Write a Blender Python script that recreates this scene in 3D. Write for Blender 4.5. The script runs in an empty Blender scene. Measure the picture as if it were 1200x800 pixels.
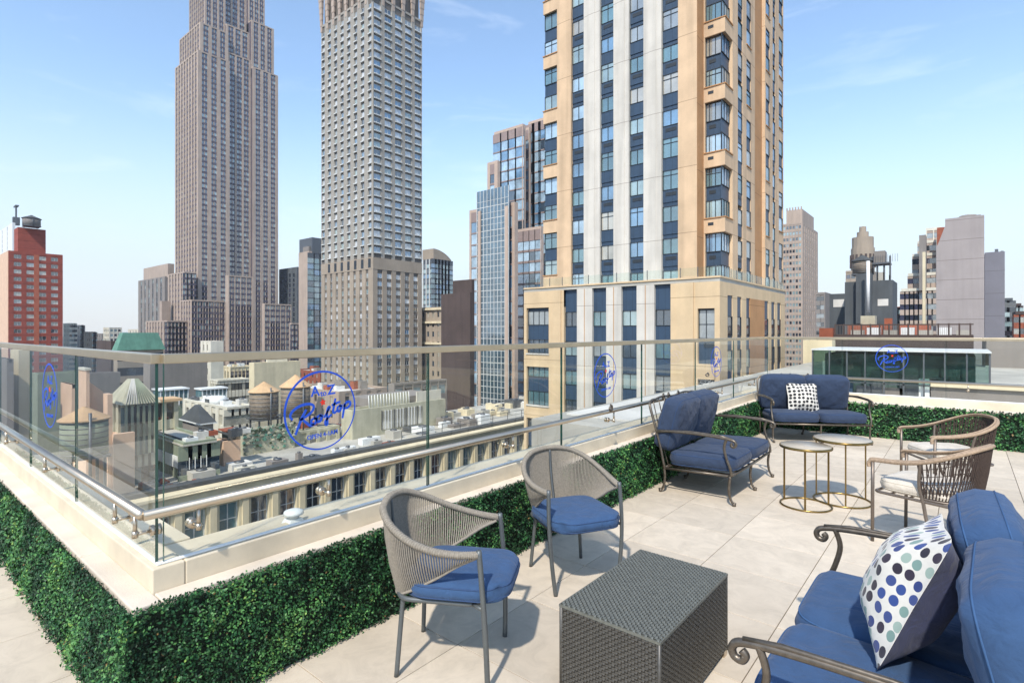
import bpy, bmesh, math, random
import numpy as np
from mathutils import Vector, Matrix
random.seed(7)
RNG = np.random.default_rng(7)
SC = bpy.context.scene
COL = SC.collection
# ------------------------------------------------------------------ camera, world, sun, exposure
FPX, HZ, YAW, CH = 640.0, 388.0, math.radians(39.6), 1.70
SY, CY = math.sin(YAW), math.cos(YAW)
cam_d = bpy.data.cameras.new('camera'); cam = bpy.data.objects.new('camera', cam_d); COL.objects.link(cam)
cam.location = (0, 0, CH); cam.rotation_euler = (math.pi/2, 0, YAW)
cam_d.sensor_width = 36; cam_d.sensor_fit = 'HORIZONTAL'; cam_d.lens = 36*FPX/1200; cam_d.shift_y = -12/1200
cam_d.clip_start = 0.05; cam_d.clip_end = 6000
SC.camera = cam
SUN_AZ = math.atan2(0.36, -0.93); SUN_EL = math.radians(49)
W = bpy.data.worlds.new('World'); SC.world = W; W.use_nodes = True
nt = W.node_tree; nt.nodes.clear()
sky = nt.nodes.new('ShaderNodeTexSky'); sky.sky_type = 'NISHITA'; sky.sun_disc = False
sky.sun_elevation = SUN_EL; sky.sun_rotation = SUN_AZ; sky.altitude = 60; sky.air_density = 1.0; sky.dust_density = 0.35; sky.ozone_density = 1.0
bg = nt.nodes.new('ShaderNodeBackground'); bg.inputs[1].default_value = 0.14
wo = nt.nodes.new('ShaderNodeOutputWorld')
# thin wisps of cloud in the sky, by direction
tc = nt.nodes.new('ShaderNodeTexCoord'); mp = nt.nodes.new('ShaderNodeMapping'); mp.inputs['Scale'].default_value = (2.2, 2.2, 11)
mp.inputs['Rotation'].default_value = (0.12, 0.08, 0.4)
nz = nt.nodes.new('ShaderNodeTexNoise'); nz.inputs['Scale'].default_value = 1.6; nz.inputs['Detail'].default_value = 7; nz.inputs['Roughness'].default_value = 0.58
nz.inputs['Distortion'].default_value = 0.6
rp = nt.nodes.new('ShaderNodeValToRGB'); rp.color_ramp.elements[0].position = 0.56; rp.color_ramp.elements[1].position = 0.9
rp.color_ramp.elements[0].color = (0, 0, 0, 1); rp.color_ramp.elements[1].color = (0.35, 0.35, 0.35, 1)
tn = nt.nodes.new('ShaderNodeMixRGB'); tn.blend_type = 'MULTIPLY'; tn.inputs[0].default_value = 1; tn.inputs[2].default_value = (.92, .95, .93, 1)
mx = nt.nodes.new('ShaderNodeMixRGB'); mx.blend_type = 'MIX'; mx.inputs[2].default_value = (5.0, 5.2, 5.5, 1)
L = nt.links.new
L(tc.outputs['Generated'], mp.inputs[0]); L(mp.outputs[0], nz.inputs[0]); L(nz.outputs[0], rp.inputs[0])
L(rp.outputs[0], mx.inputs[0]); L(sky.outputs[0], tn.inputs[1]); L(tn.outputs[0], mx.inputs[1]); sx = nt.nodes.new('ShaderNodeSeparateXYZ'); L(tc.outputs['Generated'], sx.inputs[0])
hr = nt.nodes.new('ShaderNodeMapRange'); hr.interpolation_type = 'SMOOTHERSTEP'; hr.inputs[1].default_value = -.05; hr.inputs[2].default_value = .42; hr.inputs[3].default_value = .9; hr.inputs[4].default_value = 0
L(sx.outputs['Z'], hr.inputs[0])
mh = nt.nodes.new('ShaderNodeMixRGB'); mh.inputs[2].default_value = (2.9, 3.0, 3.1, 1)    # milky air low over the city
L(hr.outputs[0], mh.inputs[0]); L(mx.outputs[0], mh.inputs[1]); L(mh.outputs[0], bg.inputs[0]); L(bg.outputs[0], wo.inputs[0])
sd = bpy.data.lights.new('sun', 'SUN'); sd.energy = 2.25; sd.angle = math.radians(1.6); sd.color = (1.0, 0.94, 0.86)
so = bpy.data.objects.new('sun', sd); COL.objects.link(so)
to_sun = Vector((math.sin(SUN_AZ)*math.cos(SUN_EL), math.cos(SUN_AZ)*math.cos(SUN_EL), math.sin(SUN_EL)))
so.rotation_euler = to_sun.to_track_quat('Z', 'Y').to_euler(); so.location = (0, 0, 50)
SC.view_settings.view_transform = 'Standard'; SC.view_settings.look = 'None'
SC.view_settings.exposure = 1.14; SC.view_settings.gamma = 1; SC.view_settings.use_curve_mapping = False
SC.cycles.max_bounces = 8; SC.cycles.transparent_max_bounces = 24; SC.cycles.use_denoising = True

# ------------------------------------------------------------------ helpers: measuring
def pray(u, D):                     # ground-plan point on the sight line of photo column u, at depth D
    a = (u-600)/FPX
    return (D*(a*CY-SY), D*(a*SY+CY))
def zat(v, D): return CH + (HZ-v)*D/FPX
def bpx(uc, D, ul, ur, vt=None):    # plan of an axis-aligned block from its near corner
    a, al, ar = (uc-600)/FPX, (ul-600)/FPX, (ur-600)/FPX
    x1, y0 = pray(uc, D)
    w = D*(a-al)/(CY+al*SY); l = D*(ar-a)/(SY-ar*CY) if ur > uc+.3 else 14
    return x1-w, x1, y0, y0+l, (zat(vt, D) if vt is not None else None)
def proj(x, y, z):
    xc, d = x*CY+y*SY, -x*SY+y*CY
    d = max(d, .1)
    return 600+FPX*xc/d, HZ+FPX*(CH-z)/d, d
# ------------------------------------------------------------------ helpers: materials
def S(h):
    h = h.lstrip('#'); r = [int(h[i:i+2], 16)/255 for i in (0, 2, 4)]
    return tuple(c/12.92 if c <= .04045 else ((c+.055)/1.055)**2.4 for c in r)
MATS = {}
def mat(name, col, rough=.7, metal=0, var=.12, scale=3.0, bump=0, bscale=60, joint=None, col2=None, spec=.5, sheen=0, stain=0, coat=0):
    if name in MATS: return MATS[name]
    m = bpy.data.materials.new(name); m.use_nodes = True; n = m.node_tree.nodes; l = m.node_tree.links
    b = n['Principled BSDF']; b.inputs['Roughness'].default_value = rough; b.inputs['Metallic'].default_value = metal
    b.inputs['Specular IOR Level'].default_value = spec
    if sheen: b.inputs['Sheen Weight'].default_value = sheen; b.inputs['Sheen Roughness'].default_value = .5
    if coat: b.inputs['Coat Weight'].default_value = coat
    geo = n.new('ShaderNodeNewGeometry')
    nz = n.new('ShaderNodeTexNoise'); nz.inputs['Scale'].default_value = scale; nz.inputs['Detail'].default_value = 8; nz.inputs['Roughness'].default_value = .62
    l.new(geo.outputs['Position'], nz.inputs['Vector'])
    mr = n.new('ShaderNodeMapRange'); mr.inputs[1].default_value = .3; mr.inputs[2].default_value = .7
    l.new(nz.outputs[0], mr.inputs[0])
    mx = n.new('ShaderNodeMixRGB'); l.new(mr.outputs[0], mx.inputs[0])
    c2 = col2 if col2 else tuple(c*(1-2*var) for c in col)
    c1 = col if col2 else tuple(min(1, c*(1+var)) for c in col)
    mx.inputs[1].default_value = (*c2, 1); mx.inputs[2].default_value = (*c1, 1)
    out = mx.outputs[0]
    if stain:                       # rain streaks and dirt down the wall
        mpn = n.new('ShaderNodeMapping'); mpn.inputs['Scale'].default_value = (1, 1, .06)
        l.new(geo.outputs['Position'], mpn.inputs[0])
        n2 = n.new('ShaderNodeTexNoise'); n2.inputs['Scale'].default_value = 1.1; n2.inputs['Detail'].default_value = 6
        l.new(mpn.outputs[0], n2.inputs['Vector'])
        r2 = n.new('ShaderNodeMapRange'); r2.inputs[1].default_value = .45; r2.inputs[2].default_value = .75; r2.inputs[3].default_value = 1; r2.inputs[4].default_value = 1-stain
        l.new(n2.outputs[0], r2.inputs[0])
        m2 = n.new('ShaderNodeMixRGB'); m2.blend_type = 'MULTIPLY'; m2.inputs[0].default_value = 1
        l.new(out, m2.inputs[1]); l.new(r2.outputs[0], m2.inputs[2]); out = m2.outputs[0]
    if joint:                       # panel or course joints: list of (axis, pitch, width, offset)
        sp = n.new('ShaderNodeSeparateXYZ'); l.new(geo.outputs['Position'], sp.inputs[0])
        for ax, pitch, wd, off in joint:
            ad = n.new('ShaderNodeMath'); ad.operation = 'ADD'; ad.inputs[1].default_value = off+pitch*1000; l.new(sp.outputs[ax], ad.inputs[0])
            mo = n.new('ShaderNodeMath'); mo.operation = 'MODULO'; mo.inputs[1].default_value = pitch; l.new(ad.outputs[0], mo.inputs[0])
            lt = n.new('ShaderNodeMath'); lt.operation = 'LESS_THAN'; lt.inputs[1].default_value = wd; l.new(mo.outputs[0], lt.inputs[0])
            m3 = n.new('ShaderNodeMixRGB'); m3.blend_type = 'MULTIPLY'; m3.inputs[2].default_value = (.55, .52, .5, 1)
            l.new(lt.outputs[0], m3.inputs[0]); l.new(out, m3.inputs[1]); out = m3.outputs[0]
    l.new(out, b.inputs['Base Color'])
    if bump:
        n3 = n.new('ShaderNodeTexNoise'); n3.inputs['Scale'].default_value = bscale; n3.inputs['Detail'].default_value = 5
        l.new(geo.outputs['Position'], n3.inputs['Vector'])
        bp = n.new('ShaderNodeBump'); bp.inputs['Strength'].default_value = bump; bp.inputs['Distance'].default_value = .01
        l.new(n3.outputs[0], bp.inputs['Height']); l.new(bp.outputs[0], b.inputs['Normal'])
    MATS[name] = m; return m
def wglass(name, col, rough=.04, metal=.0, spec=1.0, wavy=.02):
    if name in MATS: return MATS[name]
    m = mat(name, col, rough, metal, var=.25, scale=.35, spec=spec)
    n = m.node_tree.nodes; l = m.node_tree.links; b = n['Principled BSDF']; b.inputs['IOR'].default_value = 1.9
    n3 = n.new('ShaderNodeTexNoise'); n3.inputs['Scale'].default_value = .5
    geo = n.new('ShaderNodeNewGeometry'); l.new(geo.outputs['Position'], n3.inputs['Vector'])
    bp = n.new('ShaderNodeBump'); bp.inputs['Strength'].default_value = wavy; bp.inputs['Distance'].default_value = 1
    l.new(n3.outputs[0], bp.inputs['Height']); l.new(bp.outputs[0], b.inputs['Normal'])
    return m
def clear_glass(name, tint, refl=1.0):
    m = bpy.data.materials.new(name); m.use_nodes = True; n = m.node_tree.nodes; l = m.node_tree.links; n.clear()
    o = n.new('ShaderNodeOutputMaterial'); t = n.new('ShaderNodeBsdfTransparent'); t.inputs[0].default_value = (*tint, 1)
    g = n.new('ShaderNodeBsdfGlossy'); g.inputs['Roughness'].default_value = .0; g.inputs[0].default_value = (.95, 1, .98, 1)
    f = n.new('ShaderNodeFresnel'); f.inputs[0].default_value = 1.5
    nz = n.new('ShaderNodeTexNoise'); nz.inputs['Scale'].default_value = 2.5; nz.inputs['Detail'].default_value = 3
    mm = n.new('ShaderNodeMath'); mm.operation = 'MULTIPLY'; mm.inputs[1].default_value = refl
    gb = n.new('ShaderNodeNewGeometry'); iv = n.new('ShaderNodeMath'); iv.operation = 'SUBTRACT'; iv.inputs[0].default_value = 1; l.new(gb.outputs['Backfacing'], iv.inputs[1])
    m2 = n.new('ShaderNodeMath'); m2.operation = 'MULTIPLY'; l.new(f.outputs[0], mm.inputs[0]); l.new(mm.outputs[0], m2.inputs[0]); l.new(iv.outputs[0], m2.inputs[1])
    mx = n.new('ShaderNodeMixShader'); l.new(m2.outputs[0], mx.inputs[0]); l.new(t.outputs[0], mx.inputs[1]); l.new(g.outputs[0], mx.inputs[2])
    l.new(mx.outputs[0], o.inputs[0]); MATS[name] = m; return m
# ------------------------------------------------------------------ helpers: meshes
def prop(o, label=None, cat=None, group=None, kind=None):
    if label: o['label'] = label
    if cat: o['category'] = cat
    if group: o['group'] = group
    if kind: o['kind'] = kind
    return o
def thing(name, label, cat, loc=(0, 0, 0), rz=0, group=None):
    o = bpy.data.objects.new(name, None); o.empty_display_size = .2; COL.objects.link(o)
    o.location = loc; o.rotation_euler = (0, 0, rz)
    return prop(o, label, cat, group)
class MB:
    def __init__(s): s.v = []; s.f = []; s.m = []; s.mats = []; s.sm = []
    def mi(s, m):
        if m not in s.mats: s.mats.append(m)
        return s.mats.index(m)
    def add(s, vs, fs, m, smooth=False):
        o = len(s.v); s.v += [tuple(v) for v in vs]; k = s.mi(m)
        for f in fs: s.f.append(tuple(i+o for i in f)); s.m.append(k); s.sm.append(smooth)
    def box(s, x0, x1, y0, y1, z0, z1, m):
        if x0 > x1: x0, x1 = x1, x0
        if y0 > y1: y0, y1 = y1, y0
        if z1-z0 < 1e-5: return
        s.add([(x0, y0, z0), (x1, y0, z0), (x1, y1, z0), (x0, y1, z0), (x0, y0, z1), (x1, y0, z1), (x1, y1, z1), (x0, y1, z1)],
              [(0, 3, 2, 1), (4, 5, 6, 7), (0, 1, 5, 4), (1, 2, 6, 5), (2, 3, 7, 6), (3, 0, 4, 7)], m)
    def bf(s, face, s0, s1, z0, z1, d0, d1, m):      # box given on a facade: face = ('-Y', plane)
        k, P = face
        if k == '-Y': s.box(s0, s1, P-d1, P-d0, z0, z1, m)
        elif k == '+X': s.box(P+d0, P+d1, s0, s1, z0, z1, m)
        else: s.box(P-d1, P-d0, s0, s1, z0, z1, m)
    def tube(s, pts, r, m, n=8, closed=False, cap=True):
        pts = [Vector(p) for p in pts]; N = len(pts); rs = r if isinstance(r, (list, tuple)) else [r]*N
        vs = []; up = None
        for i, p in enumerate(pts):
            a = pts[(i-1) % N] if (closed or i > 0) else p; b = pts[(i+1) % N] if (closed or i < N-1) else p
            t = (b-a).normalized()
            if up is None:
                up = Vector((0, 0, 1)) if abs(t.z) < .9 else Vector((1, 0, 0))
            sd_ = t.cross(up)
            if sd_.length < 1e-4: sd_ = t.orthogonal()
            sd_.normalize(); up = sd_.cross(t).normalized()
            for k in range(n):
                an = 2*math.pi*k/n; vs.append(p+(sd_*math.cos(an)+up*math.sin(an))*rs[i])
        fs = []
        for i in range(N if closed else N-1):
            for k in range(n):
                a = i*n+k; b = i*n+(k+1) % n; c = ((i+1) % N)*n+(k+1) % n; d = ((i+1) % N)*n+k; fs.append((a, b, c, d))
        if cap and not closed: fs += [tuple(range(n-1, -1, -1)), tuple((N-1)*n+k for k in range(n))]
        s.add(vs, fs, m, True)
    def lathe(s, c, prof, m, n=20, smooth=True, capb=True, capt=True):
        vs = []; c = Vector(c)
        for r, z in prof:
            for k in range(n):
                a = 2*math.pi*k/n; vs.append((c.x+r*math.cos(a), c.y+r*math.sin(a), c.z+z))
        fs = [(i*n+k, i*n+(k+1) % n, (i+1)*n+(k+1) % n, (i+1)*n+k) for i in range(len(prof)-1) for k in range(n)]
        if capb: fs.append(tuple(range(n-1, -1, -1)))
        if capt: fs.append(tuple((len(prof)-1)*n+k for k in range(n)))
        s.add(vs, fs, m, smooth)
    def pyramid(s, x0, x1, y0, y1, z0, z1, m, ix=.5, iy=.5):   # hipped block with inset top
        a, b = (x1-x0)*ix, (y1-y0)*iy
        s.add([(x0, y0, z0), (x1, y0, z0), (x1, y1, z0), (x0, y1, z0), (x0+a, y0+b, z1), (x1-a, y0+b, z1), (x1-a, y1-b, z1), (x0+a, y1-b, z1)],
              [(0, 3, 2, 1), (4, 5, 6, 7), (0, 1, 5, 4), (1, 2, 6, 5), (2, 3, 7, 6), (3, 0, 4, 7)], m)
    def mesh(s, name):
        me = bpy.data.meshes.new(name); me.from_pydata(s.v, [], s.f)
        for m in s.mats: me.materials.append(m)
        me.polygons.foreach_set('material_index', s.m); me.polygons.foreach_set('use_smooth', s.sm); me.update(); return me
    def build(s, name, parent=None, label=None, off=None):
        o = bpy.data.objects.new(name, s.mesh(name)); COL.objects.link(o)
        if parent: o.parent = parent
        if off is not None: o.location = off
        if label: o['label'] = label
        return o
def bevel(o, w=.004, seg=2):
    md = o.modifiers.new('bevel', 'BEVEL'); md.width = w; md.segments = seg; md.limit_method = 'ANGLE'; md.angle_limit = math.radians(40); return o
def cat(pts, per=8, closed=False):                   # Catmull-Rom through points
    P = [Vector(p) for p in pts]; N = len(P); out = []
    for i in range(N if closed else N-1):
        g = (lambda j: P[j % N]) if closed else (lambda j: P[max(0, min(N-1, j))])
        p0, p1, p2, p3 = g(i-1), g(i), g(i+1), g(i+2)
        for k in range(per):
            t = k/per
            out.append(.5*((2*p1)+(p2-p0)*t+(2*p0-5*p1+4*p2-p3)*t*t+(3*p1-p0-3*p2+p3)*t**3))
    if not closed: out.append(P[-1])
    return out
def copy_tree(o, parent=None):
    c = o.copy(); COL.objects.link(c)
    if parent: c.parent = parent
    for ch in list(o.children): copy_tree(ch, c)
    return c

# ------------------------------------------------------------------ buildings
G = {}
def gl(k):
    T = dict(dark=(.02, .026, .034), deep=(.035, .06, .085), blind=(.30, .33, .33), pale=(.27, .37, .37), teal=(.10, .20, .22), blue=(.13, .25, .38), cream=(.42, .40, .33),
             mauve=(.05, .05, .08), white=(.55, .57, .58), skyb=(.38, .52, .62))  # blue and skyb hold the reflected sky in their base colour
    return wglass('glass_'+k, T[k], .05 if k not in ('blind', 'cream', 'white') else .12)
FOOT = []
class Bldg:
    def __init__(s, name, label, catg, loc, group=None):
        s.root = thing(name, label, catg, loc, 0, group); s.off = -Vector(loc); s.wall = MB(); s.win = []; s.parts = {}
    def part(s, n):
        s.parts.setdefault(n, []).append(MB()); return s.parts[n][-1]
    def window(s, face, s0, s1, z0, z1, d, glass, frame=None, mull=(), trans=(), fw=.05):
        s.win.append((face, round(s0, 3), round(s1, 3), round(z0, 3), round(z1, 3), round(d, 3), glass, frame, tuple(mull), tuple(trans), fw))
    @staticmethod
    def _draw(mb, face, s0, s1, z0, z1, d, glass, frame, mull, trans, fw):
        mb.bf(face, s0, s1, z0, z1, d+.02, d+.05, glass)
        if frame:
            e = d+.11
            mb.bf(face, s0, s0+fw, z0, z1, d+.02, e, frame); mb.bf(face, s1-fw, s1, z0, z1, d+.02, e, frame)
            mb.bf(face, s0+fw, s1-fw, z0, z0+fw, d+.02, e, frame); mb.bf(face, s0+fw, s1-fw, z1-fw, z1, d+.02, e, frame)
            for q in mull:
                c = s0+(s1-s0)*q; mb.bf(face, c-fw/2, c+fw/2, z0+fw, z1-fw, d+.02, e-.01, frame)
            for q in trans:
                c = z0+(z1-z0)*q; mb.bf(face, s0+fw, s1-fw, c-fw/2, c+fw/2, d+.02, e-.02, frame)
    def finish(s, cap=100):
        xs_ = [v[0] for v in s.wall.v]; ys_ = [v[1] for v in s.wall.v]; FOOT.append((min(xs_), max(xs_), min(ys_), max(ys_)))
        s.wall.build('wall', s.root, off=s.off)
        for n, l in s.parts.items():
            for mb in l:
                if mb.v: mb.build(n, s.root, off=s.off)
        sc = []
        for w in s.win:
            (k, P) = w[0]; c = (w[1]+w[2])/2; z = (w[3]+w[4])/2
            x, y = (c, P) if k == '-Y' else (P, c)
            u, v, dd = proj(x, y, z); ins = -20 < u < 1220 and -20 < v < 620
            fs = abs((y if k == '-Y' else x))/math.hypot(x, y)
            sc.append((-(w[2]-w[1])*(w[4]-w[3])*fs/dd**2*(1 if ins else 1e-4)))
        order = sorted(range(len(s.win)), key=lambda i: sc[i]); cache = {}
        for i in order[:cap]:
            f, s0, s1, z0, z1, d, gls, fr, mu, tr, fw = s.win[i]
            key = (f[0], round(s1-s0, 2), round(z1-z0, 2), gls.name, fr.name if fr else '', mu, tr, fw)
            if key not in cache:
                mb = MB(); s._draw(mb, (f[0], 0), 0, s1-s0, 0, z1-z0, 0, gls, fr, mu, tr, fw); cache[key] = mb.mesh('window')
            o = bpy.data.objects.new('window', cache[key]); COL.objects.link(o); o.parent = s.root
            P = f[1]
            p = {'-Y': (s0, P-d, z0), '+X': (P+d, s0, z0), '-X': (P-d, s0, z0)}[f[0]]
            o.location = Vector(p)+s.off
        if len(order) > cap:
            mb = MB()
            for i in order[cap:]: s._draw(mb, *s.win[i])
            o = mb.build('window', s.root, off=s.off); o['kind'] = 'stuff'
def spans(a, b, n, w, margin=None):
    """n equal openings of width w between a and b"""
    m = margin if margin is not None else (b-a-n*w)/(n+1)
    if n == 1: return [((a+b-w)/2, (a+b+w)/2)]
    g = (b-a-2*m-n*w)/(n-1)
    return [(a+m+i*(w+g), a+m+i*(w+g)+w) for i in range(n)]
def rowsz(z0, z1, pitch, h, sill=.9, top=None):
    r = []; z = z1-(pitch if top is None else top)
    while z > z0: r.append((z+sill, z+sill+h)); z -= pitch
    return r[::-1]
def facade(B, face, a, b, z0, z1, cols, rows, wallm, spanm, glasses, t=.35, ts=.2, frame=None, per=1, mull=(), trans=(), mg=.18, fw=.05, slab=None):
    """piers in front, spandrels a little back, windows in the deep plane"""
    cols = sorted(cols); rows = sorted(rows); e = a
    for (c0, c1) in cols:
        if c0-e > .01: B.wall.bf(face, e, c0, z0, z1, -t, 0, wallm)
        e = c1
    if b-e > .01: B.wall.bf(face, e, b, z0, z1, -t, 0, wallm)
    for (c0, c1) in cols:
        zz = z0
        for (r0, r1) in rows:
            if r1 > z1-.05 or r0 < z0: continue
            if r0-zz > .02: B.wall.bf(face, c0, c1, zz, r0, -t, -t+ts, spanm)
            w = (c1-c0-(per-1)*mg)/per
            for k in range(per):
                s0 = c0+k*(w+mg)
                B.window(face, s0, s0+w, r0, r1, -t, random.choice(glasses), frame, mull, trans, fw)
                if k: B.wall.bf(face, s0-mg, s0, r0, r1, -t, -t+ts+.05, wallm)
            zz = r1
        if z1-zz > .02: B.wall.bf(face, c0, c1, zz, z1, -t, -t+ts, spanm)
def core(B, x0, x1, y0, y1, z0, z1, m, roofm=None, t=.35, faces=('-Y', '+X'), par=.9):
    B.wall.box(x0+(t if '-X' in faces else 0), x1-(t if '+X' in faces else 0), y0+(t if '-Y' in faces else 0), y1, z0, z1-.05, m)
    rm = roofm or m; p = .35                                  # parapet
    ins = .004
    B.wall.box(x0+ins, x1-ins, y0+ins, y0+p, z1+.0, z1+par, rm); B.wall.box(x0+ins, x1-ins, y1-p, y1-ins, z1, z1+par, rm)
    B.wall.box(x0+ins, x0+p, y0+p, y1-p, z1, z1+par, rm); B.wall.box(x1-p, x1-ins, y0+p, y1-p, z1, z1+par, rm)
def mass(B, x0, x1, y0, y1, z0, z1, wallm, spanm, glasses, nY=0, wY=1.5, nX=0, wX=1.5, pitch=3.6, h=1.9, per=1, t=.35, par=.9, roofm=None, faces=('-Y', '+X'), mgY=None, mgX=None, ts=.2, zw=None, **kw):
    core(B, x0, x1, y0, y1, z0, z1, spanm, roofm or wallm, t, faces, par)
    rows = rowsz(z0 if zw is None else zw, z1, pitch, h)
    xe = x1-t if '+X' in faces else x1; xs = x0+t if '-X' in faces else x0
    if '-Y' in faces: facade(B, ('-Y', y0), xs, xe, z0, z1, spans(xs, xe, nY, wY, mgY) if nY else [], rows if nY else [], wallm, spanm, glasses, t, ts, per=per, **kw)
    if '+X' in faces: facade(B, ('+X', x1), y0, y1, z0, z1, spans(y0, y1, nX, wX, mgX) if nX else [], rows if nX else [], wallm, spanm, glasses, t, ts, per=per, **kw)
    if '-X' in faces: facade(B, ('-X', x0), y0, y1, z0, z1, spans(y0, y1, nX, wX, mgX) if nX else [], rows if nX else [], wallm, spanm, glasses, t, ts, per=per, **kw)
# ------------------------------------------------------------------ city materials
M = dict(
 tan=mat('tan_precast', S('d3b592'), .8, var=.07, scale=.6, joint=[(2, 5.5, .05, -26.4)], stain=.26),
 tanlow=mat('tan_podium_precast', S('d2b892'), .8, var=.06, scale=.6, joint=[(2, 5.5, .05, -26.4)], stain=.1),
 white=mat('white_precast', S('cfc9bd'), .8, var=.05, scale=.6, joint=[(2, 5.5, .05, -26.0)], stain=.3),
 brown_and_shade=mat('brown_precast_and_shade', S('b3865a'), .85, var=.08, scale=.6, joint=[(2, 5.5, .05, -26.0)]),  # brown sills; also colours the tan wall where it lies in shade
 navy=mat('navy_metal_panel', S('33475c'), .45, var=.08, scale=.8, joint=[(0, .6, .03, 0), (1, .6, .03, 0)]),
 frame=mat('dark_window_frame', S('2b3238'), .5),
 lframe=mat('pale_window_frame', S('d0d1cc'), .5),
 lime=mat('grey_limestone', S('b09e8e'), .85, var=.08, scale=.12, stain=.2),
 limed=mat('steel_spandrel', S('57505a'), .6, var=.1, scale=.4),
 olive=mat('olive_limestone', S('9c968b'), .85, var=.06, scale=.2),
 olived=mat('bronze_spandrel', S('6a635a'), .7, var=.1, scale=.3),
 brownl=mat('brown_limestone', S('a09280'), .85, var=.08, scale=.15, stain=.1),
 pinkg=mat('pink_granite', S('bba593'), .6, var=.08, scale=.3),
 redb=mat('red_brick', S('984a3a'), .9, var=.12, scale=.5, joint=[(2, 2.97, .16, 0)]),
 redp=mat('orange_brick', S('ad6046'), .9, var=.1, scale=.5),
 salmon=mat('salmon_brick_and_sunlit_red', S('d9b79b'), .9, var=.06, scale=.5),  # salmon walls; also the sunlit side of the red tower
 dbrown=mat('dark_brown_wall', S('51443f'), .9, var=.12, scale=.15, stain=.2),
 taupe=mat('taupe_wall', S('8a837c'), .9, var=.08, scale=.2, stain=.15),
 cream=mat('cream_masonry', S('d9cbaa'), .85, var=.08, scale=.3, stain=.15),
 creamw=mat('pale_stucco', S('d8d2c0'), .85, var=.08, scale=.3, stain=.15),
 mauve=mat('mauve_wall', S('a19894'), .85, var=.05, scale=.2, joint=[(2, 4.1, .1, 0)], stain=.1),
 slate=mat('slate_wall', S('7a7980'), .85, var=.06, scale=.2, joint=[(2, 5.2, .08, 0)]),
 black=mat('charcoal_wall', S('565b5e'), .85, var=.12, scale=.3, stain=.2),
 greenc=mat('green_copper', S('5f8c78'), .7, var=.12, scale=.6, stain=.25),
 greenp=mat('green_painted_wall', S('bab69e'), .85, var=.1, scale=.5, stain=.25),
 greend=mat('dark_green_painted_wall', S('8f9781'), .85, var=.1, scale=.5, stain=.25),
 roofg=mat('grey_roof_membrane', S('b2aea3'), .95, var=.16, scale=.25),
 roofw=mat('white_roof_coating', S('cfccc4'), .9, var=.14, scale=.3),
 roofd=mat('dark_roof_gravel', S('4c4f50'), .95, var=.16, scale=.4),
 rust=mat('rusty_brick', S('94523a'), .9, var=.15, scale=.8),
 wood=mat('weathered_cedar', S('8a7c6b'), .9, var=.18, scale=1.2, joint=[(2, .55, .07, 0)]),
 cone=mat('tan_cone_roof', S('c9a67e'), .85, var=.1, scale=.8),
 asph=mat('asphalt', (.05, .05, .052), .9, var=.15, scale=.1),
 steel=mat('grey_steel', S('6a6d70'), .5, metal=.6, var=.1),
 whitem=mat('white_metal', S('e2e3e0'), .5, var=.05),
)
def yOnX(u, x): a = (u-600)/FPX; d = x/(a*CY-SY); return d*(a*SY+CY)
def xOnY(u, y): a = (u-600)/FPX; d = y/(a*SY+CY); return d*(a*CY-SY)
ZS = -60.0
g = MB(); g.box(-2600, 2600, -2600, 2600, ZS-1, ZS, M['asph']); prop(g.build('street_ground'), kind='structure')

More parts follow.
